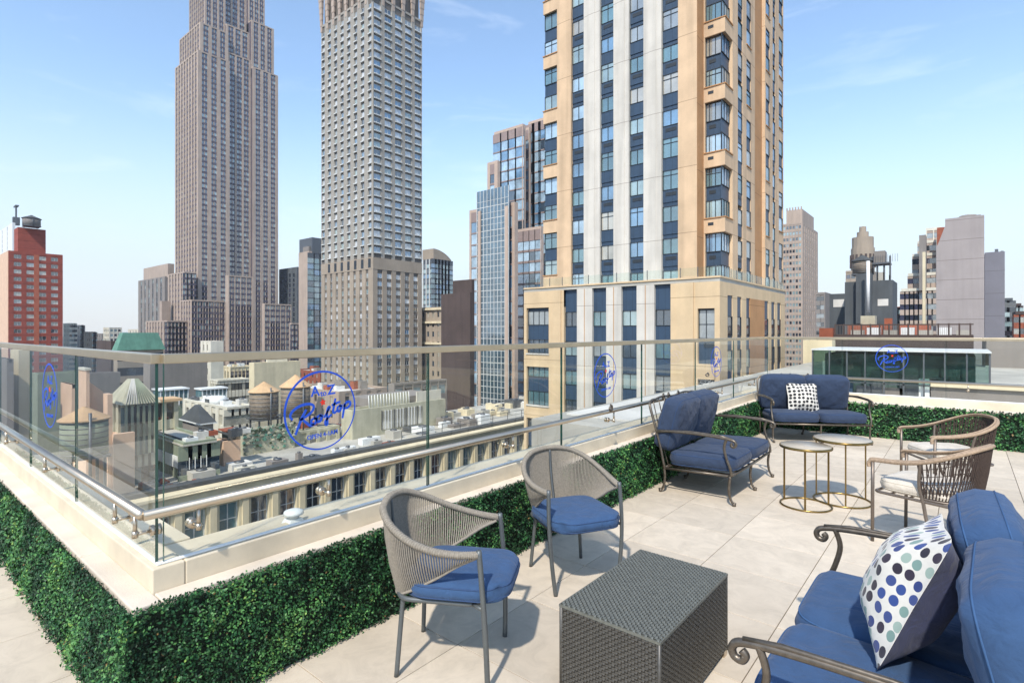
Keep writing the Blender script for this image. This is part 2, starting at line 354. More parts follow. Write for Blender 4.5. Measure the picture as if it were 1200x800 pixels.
# ---- tan, white and navy apartment tower
def tan_tower():
    yM, xB, yB = 44.4, -15.16, 45.86
    B = Bldg('apartment_tower', 'tall tan and white apartment tower with navy window strips beside the terrace', 'tower', (-22, 50, ZS))
    fr = M['frame']; P = 2.75
    U = lambda u: xOnY(u, yM)
    x0, xr = U(636.7), U(817)
    zt, zb = 47.0, 5.9
    f = ('-Y', yM); t = .35
    B.wall.box(x0+t, xr-.02, yM+t, yM+16, zb-6, zt, M['navy'])
    B.wall.box(xr-.02, xr, yM+.0, yM+16, zb-6, zt, M['brown_and_shade'])  # return of the tan wall, its shade put into the colour
    edges = [(636.7, 652.7), (669, 684), (702.8, 718.8), (736.7, 754), (775, 794.5)]
    piers = [(652.7, 669, 'tan'), (684, 702.8, 'white'), (718.8, 736.7, 'white'), (754, 775, 'white'), (794.5, 817, 'tan')]
    for a, b, m in piers:
        A, C = U(a), U(b)
        if m == 'tan' and b == 817: B.wall.bf(f, A, xr-.021, zb-6, zt, -t, 0, M[m])
        elif m == 'white':
            mid = (A+C)/2; B.wall.bf(f, A, mid-.35, zb-6, zt, -t, 0, M[m]); B.wall.bf(f, mid-.35, mid+.35, zb-6, zt, -t, .05, M[m]); B.wall.bf(f, mid+.35, C, zb-6, zt, -t, 0, M[m])
        else: B.wall.bf(f, A, C, zb-6, zt, -t, 0, M[m])
    GS = ['pale', 'teal', 'blind', 'skyb', 'pale', 'cream', 'teal', 'blue']
    def strip(face, A, C, k0, k1, mull=(.5,), grouped=False, zoff=27.55, h0=1.35, tt=t):
        for k in range(k0, k1):
            zs = zoff-P*(9-k)
            if grouped:
                continue
            tall = random.random() < .35; h = h0+(.35 if tall else 0)
            B.window(face, A, C, zs, zs+h, -tt, gl(random.choice(GS)), fr, mull, (.74,) if tall else ())
            B.wall.bf(face, A, C, zs-(P-h0)+.36, zs, -tt, -tt+.07, M['navy'])
            if k % 2 == 0: B.wall.bf(face, A+(C-A)*.18, C-(C-A)*.18, zs-.5, zs-.2, -tt+.07, -tt+.1, fr)
    def group(face, A, C, tops, mull=(.5,), tt=t, wallm=None, sill=True, grille=True):
        wm = wallm or M['tan']
        for zt_ in tops:
            for (za, zc) in ((zt_-1.55, zt_), (zt_-4.2, zt_-2.7)):
                tall = random.random() < .4
                B.window(face, A, C, za, zc, -tt, gl(random.choice(GS)), fr, mull, (.7,) if tall else ())
            if grille: B.wall.bf(face, A+(C-A)*.2, A+(C-A)*.62, zt_-2.15, zt_-1.85, -tt, -tt+.06, fr)
            B.wall.bf(face, A, C, zt_-2.7, zt_-1.55, -tt, -tt+.03, M['navy'])
            B.wall.bf(face, A, C, zt_-5.5, zt_-4.28, -tt, 0, wm)
            if sill:
                B.wall.bf(face, A-.05, C+.05, zt_-4.28, zt_-4.2, -tt, .08, M['brown_and_shade'])
                if grille: B.wall.bf(face, A+(C-A)*.2, A+(C-A)*.55, zt_-4.85, zt_-4.6, 0, .02, fr)
    for i, (a, b) in enumerate(edges):
        A, C = U(a), U(b)
        if i == 0: group(f, A, C, [26.4+5.5*k+1.6 for k in range(-4, 4)], sill=True, grille=False)
        else: strip(f, A, C, 1, 16)
    # bay block at the corner
    xb0 = xr; cw0, cw1 = xOnY(826, yB), xB
    yS = lambda u: yOnX(u, xB)
    yE = yS(918)
    ycw = yS(858.5)
    B.wall.box(xr, xB-t-.0, yB+t, yE-.1, zb-6, zt, M['navy'])
    B.wall.bf(('-Y', yB), xr, cw0, zb-6, zt, -t, 0, M['tan'])
    tops = [26.4+5.5*k for k in range(-3, 4)]
    group(('-Y', yB), cw0, xB-t, tops, mull=(.22, .6), tt=t)
    for zt_ in tops:
        fX = ('+X', xB)
        for (za, zc) in ((zt_-1.55, zt_), (zt_-4.2, zt_-2.7)):
            B.window(fX, yB, ycw, za, zc, -t, gl(random.choice(GS)), fr, (.35, .7), ())
        B.wall.bf(fX, yB+.0, ycw, zt_-2.7, zt_-1.55, -t, -t+.032, M['navy'])
        B.wall.bf(fX, yB-.0, ycw, zt_-5.5, zt_-4.28, -t, 0, M['tan'])
        B.wall.bf(fX, yB-.05, ycw, zt_-4.28, zt_-4.2, -t, .08, M['brown_and_shade'])
    fX = ('+X', xB)
    segs = [(858.5, 864.7, 'p'), (864.7, 870, 's'), (870, 874.8, 'p'), (874.8, 880, 'g'), (880, 884.6, 'p'), (884.6, 896.6, 'r'), (896.6, 897.6, 'p'), (897.6, 902, 'g'), (902, 905.5, 'p'), (905.5, 908.5, 's'), (908.5, 912.7, 'p'), (912.7, 917.3, 'g'), (917.3, 918, 'p')]
    for a, b, k in segs:
        A, C = yS(a), yS(b)
        if k == 'p': B.wall.bf(fX, A, C, zb-6, zt, -t, 0, M['tan'])
        elif k == 'r': B.wall.bf(fX, A, C, zb-6, zt, -t, -.30, M['brown_and_shade'])  # recess shade painted in as brown
        elif k == 's': strip(fX, A, C, 1, 16, mull=(), tt=.12)
        else: group(fX, A, C, tops if a < 900 else [q+1.2 for q in tops], mull=(), grille=False, tt=.12)
    # podium
    yP, xP = 42.95, -14.6
    V = lambda u: xOnY(u, yP)
    zp = 5.9; f = ('-Y', yP); z0 = ZS
    yPE = yOnX(920, xP); cor0 = V(817.4)
    xl = V(614)
    B.wall.box(xl+.0, xP-t, yP+t, yPE, z0, zp-.3, M['navy'])
    B.wall.box(xl, xP, yP, yPE, zp-.3, zp-.02, M['roofg'])
    B.wall.box(xP-.3, xP+.08, yP-.08, yPE, zp-.02, zp+.12, M['tanlow']); B.wall.box(xl, xP-.3, yP-.08, yP+.3, zp-.02, zp+.12, M['tanlow'])
    pcols = [(617, 643, 'w'), (660.8, 676, 's'), (693.8, 710.3, 's'), (728, 746, 's'), (766.6, 785.8, 's'), (817.4, 845.7, 'c')]
    pp = [(614, 617, 'tanlow'), (643, 660.8, 'tanlow'), (676, 693.8, 'white'), (710.3, 728, 'white'), (746, 766.6, 'white'), (785.8, 817.4, 'tanlow')]
    for a, b, m in pp:
        A, C = V(a), V(b); B.wall.bf(f, A, C, z0, zp-.3, -t, 0, M[m])
        if m == 'tanlow' and b-a > 10:
            B.wall.bf(f, A+.5, C-.3, z0, zp-.3, 0, .12, M[m])
        if m == 'white': mid = (A+C)/2; B.wall.bf(f, mid-.03, mid+.03, z0, zp-.3, 0, .02, M['brown_and_shade'])
    B.wall.bf(f, V(614), V(660.8), zp-1.9, zp-.3, -t, .003, M['tanlow'])
    B.wall.bf(f, V(817.4), xP, zp-2.4, zp-.3, -t, .003, M['tanlow'])
    GP = ['pale', 'teal', 'deep', 'blind', 'teal', 'deep']
    for a, b, k in pcols:
        A, C = V(a), V(b)
        if k == 's':
            for j in range(0, 12):
                zz = 2.15-2.75*j
                B.window(f, A, C, zz, zz+1.35, -t, gl(random.choice(GP)), fr, (.5,), ())
                B.wall.bf(f, A, C, zz-1.38, zz-.02, -t, -t+.06, M['navy'])
            B.wall.bf(f, A, C, 3.52, zp-.3, -t, -t+.06, M['navy'])
        elif k == 'w':
            for j in range(-1, 5):
                zt_ = -1.6-5.5*j+.2
                if zt_ > 3.9: zt_ = 3.7
                for q, (za, zc) in enumerate(((zt_-1.4, zt_), (zt_-4.2, zt_-2.8))):
                    B.window(f, A, C, za, zc, -t, gl(random.choice(GP)), fr, (.25, .5, .75), ())
                B.wall.bf(f, A, C, zt_-2.8, zt_-1.4, -t, -t+.05, M['navy'])
                B.wall.bf(f, A, C, zt_-5.5, zt_-4.3, -t, -.02, M['tanlow']); B.wall.bf(f, A-.05, C+.05, zt_-4.3, zt_-4.18, -t, .06, M['white'])
        else:
            for j in range(0, 6):
                zt_ = 3.4-5.5*j
                B.window(f, A, xP-.4, zt_-2.3, zt_, -t, gl('blind' if j == 0 else random.choice(GP)), fr, (.45,), (.5,))
                B.wall.bf(f, A, xP-.4, zt_-4.3, zt_-2.3, -t, -t+.06, M['navy']); B.wall.bf(f, A+.4, A+1.4, zt_-3, zt_-2.6, -t+.06, -t+.1, fr)
                B.wall.bf(f, A, xP-.35, zt_-5.5, zt_-4.3, -t, 0, M['tanlow'])
    fx = ('+X', xP); yq = lambda u: yOnX(u, xP)
    B.wall.bf(f, xP-.4, xP, z0, zp-2.4, -.6, 0, M['tanlow'])
    B.wall.bf(fx, yP+.6, yPE, zp-1.3, zp-.3, -t, 0, M['tanlow']); B.wall.bf(fx, yP+.003, yP+.6, zp-2.4, zp-.3, -t, .003, M['tanlow'])
    pc = [(852.6, 858.6), (864, 869), (874.6, 879), (896, 900.5), (904, 908), (911, 915)]
    e = yP+.6
    for a, b in pc:
        A, C = yq(a), yq(b)
        B.wall.bf(fx, e, A, z0, zp-1.3, -t, 0, M['tanlow'] if a != 896 else M['brown_and_shade']); e = C  # brown pier paints the recess shade on down the podium
        for j in range(0, 10):
            zz = 1.3-2.75*j
            B.window(fx, A, C, zz, zz+1.6, -.12, gl(random.choice(['deep', 'teal', 'dark', 'blue'])), fr, (), ())
            B.wall.bf(fx, A, C, zz-1.12, zz-.02, -t, -.08, M['navy'])
        B.wall.bf(fx, A, C, 2.92, zp-1.3, -t, -.08, M['navy'])
    B.wall.bf(fx, e, yPE, z0, zp-1.3, -t, 0, M['tanlow'])
    r = B.part('roof_railing')
    x = xl+.2
    gg = MATS.get('pod_glass') or clear_glass('pod_glass', (.92, .96, .95), .7)
    while x < xP-.3:
        r.box(x, x+.05, yP+.05, yP+.1, zp+.12, zp+.95, M['steel']); x += 1.45
    r.box(xl+.1, xP-.2, yP+.065, yP+.085, zp+.2, zp+.9, gg); r.box(xP-.18, xP-.16, yP+.2, yPE, zp+.2, zp+.9, gg)
    y = yP+.3
    while y < yPE: r.box(xP-.2, xP-.15, y, y+.05, zp+.12, zp+.95, M['steel']); y += 1.45
    B.finish(100)
tan_tower()

# ---- the tall stone skyscraper with setbacks
def stone_tower():
    x0, x1, y0, y1, _ = bpx(232, 375, 205, 326)
    B = Bldg('skyscraper', 'tallest grey limestone skyscraper with stepped shoulders and long vertical window strips', 'skyscraper', ((x0+x1)/2, (y0+y1)/2, ZS))
    gs = [gl('mauve'), gl('mauve'), gl('dark'), gl('deep'), gl('deep'), gl('pale')]; w, s = M['lime'], M['limed']
    kw = dict(pitch=3.75, h=2.3, t=.6, ts=.3, mg=.45)
    Lg = y1-y0
    ya, yb = y0+Lg*.37, y0+Lg*.66
    def lev(i, z0, z1, zr=-1.5):                         # three bays, the middle one set back
        mass(B, x0+i, x1-i, y0+i, ya, z0, z1, w, s, gs, nY=8-(i > 5), wY=3.1, nX=3, wX=3.6-.1*i, per=2, **kw)
        mass(B, x0+i+4, x1-i-3.2, ya, yb, z0, z1+8, w, s, gs, nX=3, wX=3.7, per=2, faces=('+X',), **kw)
        mass(B, x0+i, x1-i, yb, y1-i, z0, z1+zr, w, s, gs, nX=3, wX=3.6-.1*i, per=2, faces=('+X',), **kw)
    lev(0, ZS, 194, 2.5)
    lev(2.2, 190, 215, 17)
    lev(7, 210, 262)
    def low(uc, ul, ur, vt, D, nY, nX, wY=2.6, wX=3.2):
        a, b, c, d, z = bpx(uc, D, ul, ur, vt)
        mass(B, a, b, c, d, ZS, z, w, s, gs, nY=nY, wY=wY, nX=nX, wX=wX, per=2, **kw)
    low(216, 196.6, 229, 319.6, 366, 5, 3); low(224.6, 211, 263.5, 352.6, 345, 4, 6); low(196, 170.5, 219, 377, 340, 7, 6)
    low(268, 264, 296, 323.8, 356, 0, 4); low(310, 307, 341.5, 357, 352, 0, 5); low(341.5, 339, 354, 380, 350, 0, 3); low(189.5, 187, 200, 354, 372, 0, 0)
    B.finish(100)
stone_tower()

# ---- slender residential tower with flared crown
def crown_tower():
    x0, x1, y0, y1, _ = bpx(437, 214, 376.5, 494.5)
    B = Bldg('residential_tower', 'slender olive stone tower with stacked white bay windows and a flared crown', 'tower', ((x0+x1)/2, (y0+y1)/2, ZS))
    zc, zm = zat(-6, 214), zat(315, 214)
    gs = [gl('white'), gl('blind'), gl('white'), gl('pale'), gl('deep'), gl('blind'), gl('blue')]
    core(B, x0, x1, y0, y1, ZS, zc, M['olived'], M['olive'], .5)
    rows = rowsz(zm+4.6, zc+1, 3.2, 2.15, .8); rl = rowsz(ZS, zm-1, 3.2, 1.9, .9)
    for face, a, b, n, ww in ((('-Y', y0), x0, x1-.5, 8, 1.75), (('+X', x1), y0, y1, 5, 3.1)):
        cols = spans(a, b, n, 2.2 if face[0] == '-Y' else 3.5, .45)
        facade(B, face, a, b, zm+4.6, zc, cols, rows, M['olive'], M['olived'], gs, .5, .15, frame=M['lframe'], mull=(.5,), fw=.12)
        for c0, c1 in cols:                       # light bay frames and ledges of every floor
            for r0, r1 in rows:
                if r1 < zc: B.wall.bf(face, c0+.05, c1-.05, r0-.42, r0-.04, -.5, .32, M['lframe'])
        facade(B, face, a, b, ZS, zm, spans(a, b, n, 1.7 if face[0] == '-Y' else 2.4), rl, M['brownl'], M['olived'], gs+[gl('dark'), gl('deep'), gl('teal')], .5, .2, per=1, frame=M['lframe'], mull=(.5,), fw=.1)
        B.wall.bf(face, a, b, zm, zm+4.6, -.5, .1, M['brownl'])
        if face[0] == '-Y':
            for c0, c1 in cols[1:]: B.wall.bf(face, c0+.2, c1-.3, zm+.6, zm+4.2, .1, .13, M['frame'])
    cr = B.part('crown')
    for face, a, b, n in ((('-Y', y0), x0, x1, 9), (('+X', x1), y0, y1, 6)):
        for i in range(n):                        # fins lean out and widen
            c = a+(b-a)*i/(n-1); q = .55
            for k in range(6):
                z0 = zc-2+k*2.6; cr.bf(face, c-q-.14*k, c+q+.14*k, z0, z0+2.6, -.5, .1+.11*k, M['lime'])
    cr.box(x0+1, x1-1, y0+1, y1-1, zc-1, zc+13, M['olived'])
    B.finish(100)
crown_tower()

# ---- pink granite and blue glass stepped office tower
def granite_tower():
    B = Bldg('office_tower', 'stepped pink granite office tower with mirrored blue glass front', 'tower', (*pray(600, 160), ZS))
    gs = [gl('skyb'), gl('blue'), gl('skyb'), gl('skyb'), gl('deep')]; w = M['pinkg']; s = mat('granite_band', S('93817a'), .6, var=.08, scale=.3)
    kw = dict(pitch=3.6, h=2.9, t=.25, ts=.22)
    def m2(uc, ul, ur, vt, D, nY, nX, wY, wX, **k):
        a, b, c, d, z = bpx(uc, D, ul, ur, vt)
        mass(B, a, b, c, d, ZS, z, w, s, gs, nY=nY, wY=wY, nX=nX, wX=wX, **{**kw, **k}); return a, b, c, d, z
    m2(603, 550, 607, 240, 160, 5, 0, 2.7, 1.6, h=3.2)
    m2(612.5, 579, 616, 148, 185, 4, 0, 3.9, 1.6, h=3.2)
    m2(583, 571, 586, 191, 182, 1, 0, 2.0, 1)
    m2(646, 619, 650, 138, 186, 4, 0, 3.9, 2, h=3.2)
    m2(634, 600, 637, 268, 176, 5, 0, 2.7, 2)
    m2(620, 612, 622, 152, 190, 2, 0, 1.6, 2)
    a, b, c, d, z = bpx(596, 159.2, 559, 597, 217)
    cg = B.part('glass_bay'); gb = wglass('mirror_glass', (.10, .16, .20), .02, .3)
    n = 9; k = 0; zz = ZS
    cg.box(a, b, c, d, ZS, z, gb)
    nf = int((z-ZS)/3.6)
    for i in range(n+1): x = a+(b-a)*i/n; cg.box(x-.08, x+.08, c-.12, c, ZS, z, M['lframe'])
    for xx in (a+.6, b-1.2): cg.box(xx, xx+1.1, c-.3, c-.121, ZS, z-6, M['pinkg'])
    for j in range(nf*2+1): cg.box(a+.1, b-.1, c-.06, c, ZS+j*1.8, ZS+j*1.8+(.18 if j % 2 else .1), M['lframe'])
    B.finish(100)
granite_tower()

def simple(name, label, catg, uc, D, ul, ur, vt, wm, sm, gs, nY=0, nX=0, wY=1.5, wX=1.5, pitch=3.3, h=1.7, group=None, cap=60, zb=ZS, roof=None, fn=None, **kw):
    a, b, c, d, z = bpx(uc, D, ul, ur, vt)
    B = Bldg(name, label, catg, ((a+b)/2, (c+d)/2, zb), group)
    mass(B, a, b, c, d, zb, z, M[wm] if isinstance(wm, str) else wm, M[sm] if isinstance(sm, str) else sm, [gl(q) for q in gs], nY=nY, wY=wY, nX=nX, wX=wX, pitch=pitch, h=h, roofm=M[roof] if roof else None, **kw)
    if fn: fn(B, a, b, c, d, z)
    B.finish(cap); return B
def tank(name, label, x, y, z, r, h, ch, legs=2.0, wm='wood', cm='cone', group=None):
    t = thing(name, label, 'water tank', (x, y, z), 0, group)
    b = MB(); b.lathe((0, 0, legs), [(r*1.0, 0), (r*1.0, h)], M[wm], 28)
    for k in range(7): b.lathe((0, 0, legs), [(r*1.0, .15+h*k/7), (r*1.015, .15+h*k/7), (r*1.015, .22+h*k/7), (r*1.0, .22+h*k/7)], M['steel'], 28, capb=False, capt=False)
    b.build('barrel', t)
    c = MB(); c.lathe((0, 0, legs+h), [(r*1.12, -.1), (r*1.12, 0), (.12*r, ch*.93), (.1*r, ch)], M[cm], 20, smooth=False); c.build('roof', t)
    l = MB(); q = r*.7
    for sx in (-1, 1):
        for sy in (-1, 1): l.box(sx*q-.1, sx*q+.1, sy*q-.1, sy*q+.1, 0, legs, M['steel'])
    l.box(-r, r, -r*.9, r*.9, legs-.2, legs, M['steel']); l.build('stand', t)
    l = MB(); l.tube([(r+.1, 0, 0), (r+.1, 0, legs+h+.6)], .12, M['steel'], 6); l.build('pipe', t)
    return t
def hvac(mb, x, y, z, sx, sy, sz, m='whitem'):
    mb.box(x-sx/2, x+sx/2, y-sy/2, y+sy/2, z, z+sz, M[m]); mb.lathe((x, y, z+sz), [(min(sx, sy)*.32, 0), (min(sx, sy)*.32, .15)], M['steel'], 12)

# ---- towers further off
def red_extra(B, a, b, c, d, z):
    p = B.part('upper_block'); aa, bb, cc, dd, zz = bpx(21, 222, 16.5, 53.6, 266)
    p.box(aa, bb, cc, dd, z, zz, M['redb']); B.wall.box(a, b-.32, c-.12, c-.01, ZS, z+.8, M['salmon'])  # salmon skin: sunlight on the red brick side put into colour
    B.wall.box(b, b+.12, c+(d-c)*.455, c+(d-c)*.55, ZS, z, M['redp'])
simple('brick_tower', 'red brick apartment tower with a dark rooftop water tank at the left edge', 'tower', 10, 218, -25, 73.6, 296, 'redb', 'redb', ['dark', 'blind', 'deep', 'cream', 'dark'], nY=0, nX=4, wX=2.3, pitch=3.0, h=1.6, per=1, frame=M['lframe'], mull=(.5,), fn=red_extra, cap=100, ts=.3, roof='redb')
a, b, c, d, z = bpx(10, 218, -25, 73.6, 292); s = MB()
x, y = pray(37, 224); tank('water_tank', 'dark water tank on top of the red brick tower', x, y, zat(266, 222), 2.9, 3.2, 1.4, .6, 'taupe', 'roofd')
def mast(B, a, b, c, d, z):
    p = B.part('roof_crane'); p.box(b-10, b-1, c+2, c+4, z+14, z+15, M['steel']); p.box(b-3, b-2, c+2, c+3, z, z+15, M['steel']); p.box(b-8, b-4, c+1, c+5, z, z+6, M['steel'])
simple('glass_tower', 'pale blue glass tower behind the red brick tower at the left edge', 'tower', 14.5, 420, -30, 18, 262, 'whitem', 'lframe', ['pale', 'blue', 'blind'], nY=8, wY=3.4, pitch=3.8, h=2.8, fn=mast, cap=40)
def pent(B, a, b, c, d, z):
    p = B.part('penthouse'); p.box(a+8, b+2, c+6, d-2, z, z+11, M['lime'])
    p.pyramid(a+8, a+16, c+6, c+14, z+11, z+14, M['lime'])
simple('office_block', 'grey gridded office block just left of the tallest skyscraper', 'building', 193, 430, 162, 199, 325, 'taupe', 'steel', ['dark', 'pale', 'deep'], nY=6, wY=2.9, pitch=3.8, h=2.6, fn=pent, cap=40)
simple('glass_tower', 'dark glass tower with white edge strips right of the tallest skyscraper', 'tower', 348, 420, 327, 351, 314, 'black', 'black', ['dark', 'mauve', 'dark'], nY=4, wY=3, pitch=3.8, h=3, cap=40)
def cap2(B, a, b, c, d, z):
    p = B.part('roof_box'); p.box(b-14, b, c+2, c+14, z, z+9, M['steel']); p.box(a+3, b-2, c+1, c+12, z, z+4, M['taupe'])
simple('glass_tower', 'teal glass tower with white side wall tucked behind the olive crowned tower', 'tower', 362, 310, 350, 388, 296, 'lime', 'steel', ['teal', 'blue', 'deep', 'pale'], nY=0, nX=4, wX=4.4, pitch=3.3, h=2.9, fn=cap2, cap=40)
def round_top(B, a, b, c, d, z):
    p = B.part('curved_roof'); n = 14
    vs = []; fs = []
    for i in range(n+1):
        t = i/n; yy = c+(d-c)*t; hh = 6.5*math.cos(t*math.pi/2)**.7
        vs += [(a, yy, z), (b, yy, z), (b, yy, z+hh), (a, yy, z+hh)]
    for i in range(n):
        o = i*4; q = o+4; fs += [(o+1, q+1, q+2, o+2), (o+2, q+2, q+3, o+3), (o+3, q+3, q, o)]
    fs += [(0, 1, 2, 3)]; p.add(vs, fs, M['brownl'])
simple('glass_tower', 'rounded blue glass tower in the gap between the crowned tower and the granite tower', 'tower', 508, 350, 495, 529, 303, 'lframe', 'steel', ['teal', 'blue', 'deep', 'pale'], nY=3, wY=2.4, nX=6, wX=4.5, pitch=3.3, h=2.6, fn=round_top, cap=60)
def orn(B, a, b, c, d, z):
    p = B.part('cornice')
    for zz in (z-.3, z-6, z-15): p.box(a-.8, b+.8, c-.8, d, zz, zz+.9, M['cream'])
simple('stone_building', 'ornate low stone building with cornices below the rounded glass tower', 'building', 519, 230, 480, 522, 362, 'brownl', 'brownl', ['dark', 'cream', 'deep'], nY=6, wY=1.3, pitch=4.2, h=2.2, fn=orn, cap=40)
def dstep(B, a, b, c, d, z):
    p = B.part('upper_block'); p.box(a+(b-a)*.36, b, c+.5, d, z, zat(327, 130), M['dbrown'])
simple('windowless_building', 'dark brown windowless slab left of the pink granite tower', 'building', 551, 130, 517, 556, 347, 'dbrown', 'dbrown', ['dark'], fn=dstep)

# right-hand group
def crown3(B, a, b, c, d, z):
    p = B.part('crown'); p.box(a+1.5, a+(b-a)*.95, c+2, d-9, z, z+8.5, M['lime'])
    for k in range(6):
        p.box(a+1.5+k*1.45, a+2.1+k*1.45, c+1.9, c+2.5, z+8.5, z+10, M['lime'])
simple('stone_tower', 'slim pale stone tower standing alone just right of the tan apartment tower', 'tower', 940.5, 300, 917, 958.5, 262, 'lime', 'lime', ['dark', 'blind', 'pale'], nY=6, wY=1.15, nX=7, wX=1.9, pitch=3.3, h=1.7, fn=crown3, cap=100)
simple('low_building', 'small grey windowed building between the pale stone tower and the charcoal building', 'building', 967, 210, 957, 992, 345, 'taupe', 'taupe', ['dark', 'blind'], nY=2, wY=1.5, nX=4, wX=1.6, cap=40)
def black_x(B, a, b, c, d, z):
    p = B.part('raised_block'); aa, bb, cc, dd, zz = bpx(1021, 80.5, 1003, 1023, 320)
    p.box(aa, bb, cc, dd, z-6, zz, M['black'])
    q = B.part('pipe'); x, y = pray(1017.5, 79); q.tube([(x, y-.2, zat(366, 79)), (x, y-.2, zat(306, 79))], .22, M['whitem'], 8)
    r = B.part('mural'); 
    for (u0, u1, v0, v1) in ((1028.5, 1041, 350, 358),):
        X0, X1 = xOnY(u0, c-.03), xOnY(u1, c-.03); r.box(X0, X1, c-.05, c-.01, zat(v1, 80), zat(v0, 80), M['roofw'])
    s = B.part('roof_frame')
    xs = [xOnY(u, c+2) for u in (1021, 1028, 1036, 1043)]
    for x in xs: s.box(x-.12, x+.12, c+2, c+2.2, z, z+4.2, M['steel'])
    s.box(xs[0], xs[-1], c+1.6, c+4.6, z+3, z+3.25, M['steel']); s.box(xs[0]+.4, xs[-1]-.6, c+1.8, c+4.3, z+3.25, z+5.0, M['taupe'])
    for k in range(12): s.box(xs[0]+.3*k, xs[0]+.3*k+.04, c+1.6, c+1.65, z+3.25, z+4.4, M['steel'])
    s.box(xs[1], xs[2], c+2, c+3.2, z, z+1.8, M['roofg']); s.box(xs[2]+.6, xs[3], c+2, c+3.0, z, z+1.3, M['black'])
simple('charcoal_building', 'charcoal painted building with a white pipe and steel roof frame', 'building', 1046, 80, 990, 1051.5, 331, 'black', 'black', ['dark'], fn=black_x, par=.4)
x, y = pray(1010.5, 84); tank('water_tank', 'weathered water tank on the charcoal building with the white pipe', x, y, zat(320, 81), 1.3, 2.0, .9, .2, 'wood', 'roofd')
simple('charcoal_annex', 'lower dark grey annex with a white mural patch left of the charcoal building', 'building', 991, 88, 972, 993, 346, 'black', 'black', ['dark'], par=.3, fn=lambda B, a, b, c, d, z: B.part('mural').box(xOnY(976.5, c-.03), xOnY(989.5, c-.03), c-.05, c-.01, zat(359.5, 88), zat(350.5, 88), M['roofw']))
def rtop(B, a, b, c, d, z):
    p = B.part('rounded_top'); x, y = (a+b)/2, (c+d)/2; r = (b-a)*.47
    for k, (rr, h0, h1) in enumerate(((1.0, 0, 12), (.92, 12, 17), (.5, 17, 19.5), (.3, 19.5, 22))):
        p.lathe((x, y, z), [(r*rr, h0), (r*rr, h1)], M['brownl'], 16, smooth=False)
    for k in range(16):
        an = 2*math.pi*k/16; p.box(x+math.cos(an)*r-.4, x+math.cos(an)*r+.4, y+math.sin(an)*r-.4, y+math.sin(an)*r+.4, z+3, z+9, M['dbrown'])
simple('brown_tower', 'brown tower with a rounded drum top behind the charcoal building', 'tower', 1022, 240, 991, 1030, 318, 'brownl', 'brownl', ['dark', 'mauve'], nY=5, wY=1.7, nX=4, wX=1.5, pitch=3.6, h=1.8, fn=rtop, cap=60)
def steps(B, a, b, c, d, z):
    w, s = M['creamw'], M['lime']; gs = [gl('dark'), gl('mauve'), gl('blind')]
    for i, (ul, ur, vt, D) in enumerate(((1064, 1097, 322, 172), (1069, 1097, 299, 174), (1075, 1097, 284, 176), (1085, 1103, 269, 178))):
        aa, bb, cc, dd, zz = bpx(ur, D, ul, ur, vt)
        mass(B, aa, bb, cc, dd, z-2, zz, w, s, gs, nY=max(2, 5-i), wY=1.6, pitch=3.4, h=1.7, faces=('-Y',))
    p = B.part('chimney'); aa, bb, cc, dd, zz = bpx(1084.5, 150, 1081, 1085, 295); p.box(aa, bb, cc, cc+2, ZS, zz, M['cream'])
    q = B.part('rooftop_shed'); aa, bb, cc, dd, zz = bpx(1107, 170, 1098, 1107, 266); q.box(aa, bb, cc, cc+5, z, zz, M['rust'])
    aa, bb, cc, dd, zz = bpx(1085, 170, 1077, 1085, 275); q.box(aa, bb, cc, cc+5, z, zz, M['taupe'])
simple('stepped_building', 'white stepped apartment building rising beside the blank mauve slab', 'building', 1097, 170, 1056, 1097.1, 340, 'creamw', 'lime', ['dark', 'mauve', 'blind'], nY=8, wY=1.5, pitch=3.4, h=1.7, fn=steps, cap=80, faces=('-Y',))
def mv(B, a, b, c, d, z):
    p = B.part('roof_mechanicals'); p.lathe(((a+b)/2+.6, c+5, z), [(2.2, 0), (2.2, 1), (1.4, 1.9), (.3, 2.1)], M['taupe'], 12); p.box(b-3.5, b-.5, c+1, c+4, z, z+1.2, M['taupe'])
    q = B.part('lower_wing'); aa, bb, cc, dd, zz = bpx(1107.5, 109.9, 1096, 1108, 283); q.box(aa, a+.02, c-.02, d, ZS, zz, M['mauve'])
    q.add([(aa+.2, c+.01, zz), (a+.01, c+.01, zz), (a+.01, c+.01, zz+3.9), (aa+.2, d, zz), (a+.01, d, zz), (a+.01, d, zz+3.9)], [(0, 1, 2), (3, 5, 4), (0, 2, 5, 3)], M['mauve'])
simple('windowless_slab', 'tall blank mauve slab building on the right', 'building', 1153.5, 110, 1107.5, 1153.6, 257, 'mauve', 'mauve', ['dark'], fn=mv, faces=('-Y',))
def sl(B, a, b, c, d, z):
    p = B.part('chimney'); p.box(b-1.7, b-1.1, c+.5, c+1.1, z, z+1.6, M['steel']); p.box(b-.7, b-.2, c+.5, c+1, z, z+1.1, M['steel'])
simple('windowless_slab', 'narrow slate grey slab right of the blank mauve slab', 'building', 1177.5, 125, 1154.2, 1177.6, 299, 'slate', 'slate', ['dark'], fn=sl, faces=('-Y', '-X'))
simple('office_block', 'dark office block with a white corner pier right of the slate slab', 'building', 1187, 190, 1176, 1187.1, 352, 'black', 'black', ['dark', 'pale'], nY=2, wY=2.4, faces=('-Y',), cap=30, fn=lambda B, a, b, c, d, z: B.part('pier').box(a+3, a+4.2, c-.3, c, ZS, z-6, M['whitem']))
simple('brick_block', 'brown brick block at the far right edge of the skyline', 'building', 1225, 150, 1190, 1225.1, 368, 'dbrown', 'rust', ['dark', 'pale', 'cream'], nY=6, wY=1.4, pitch=3.2, h=1.6, faces=('-Y',), cap=40)
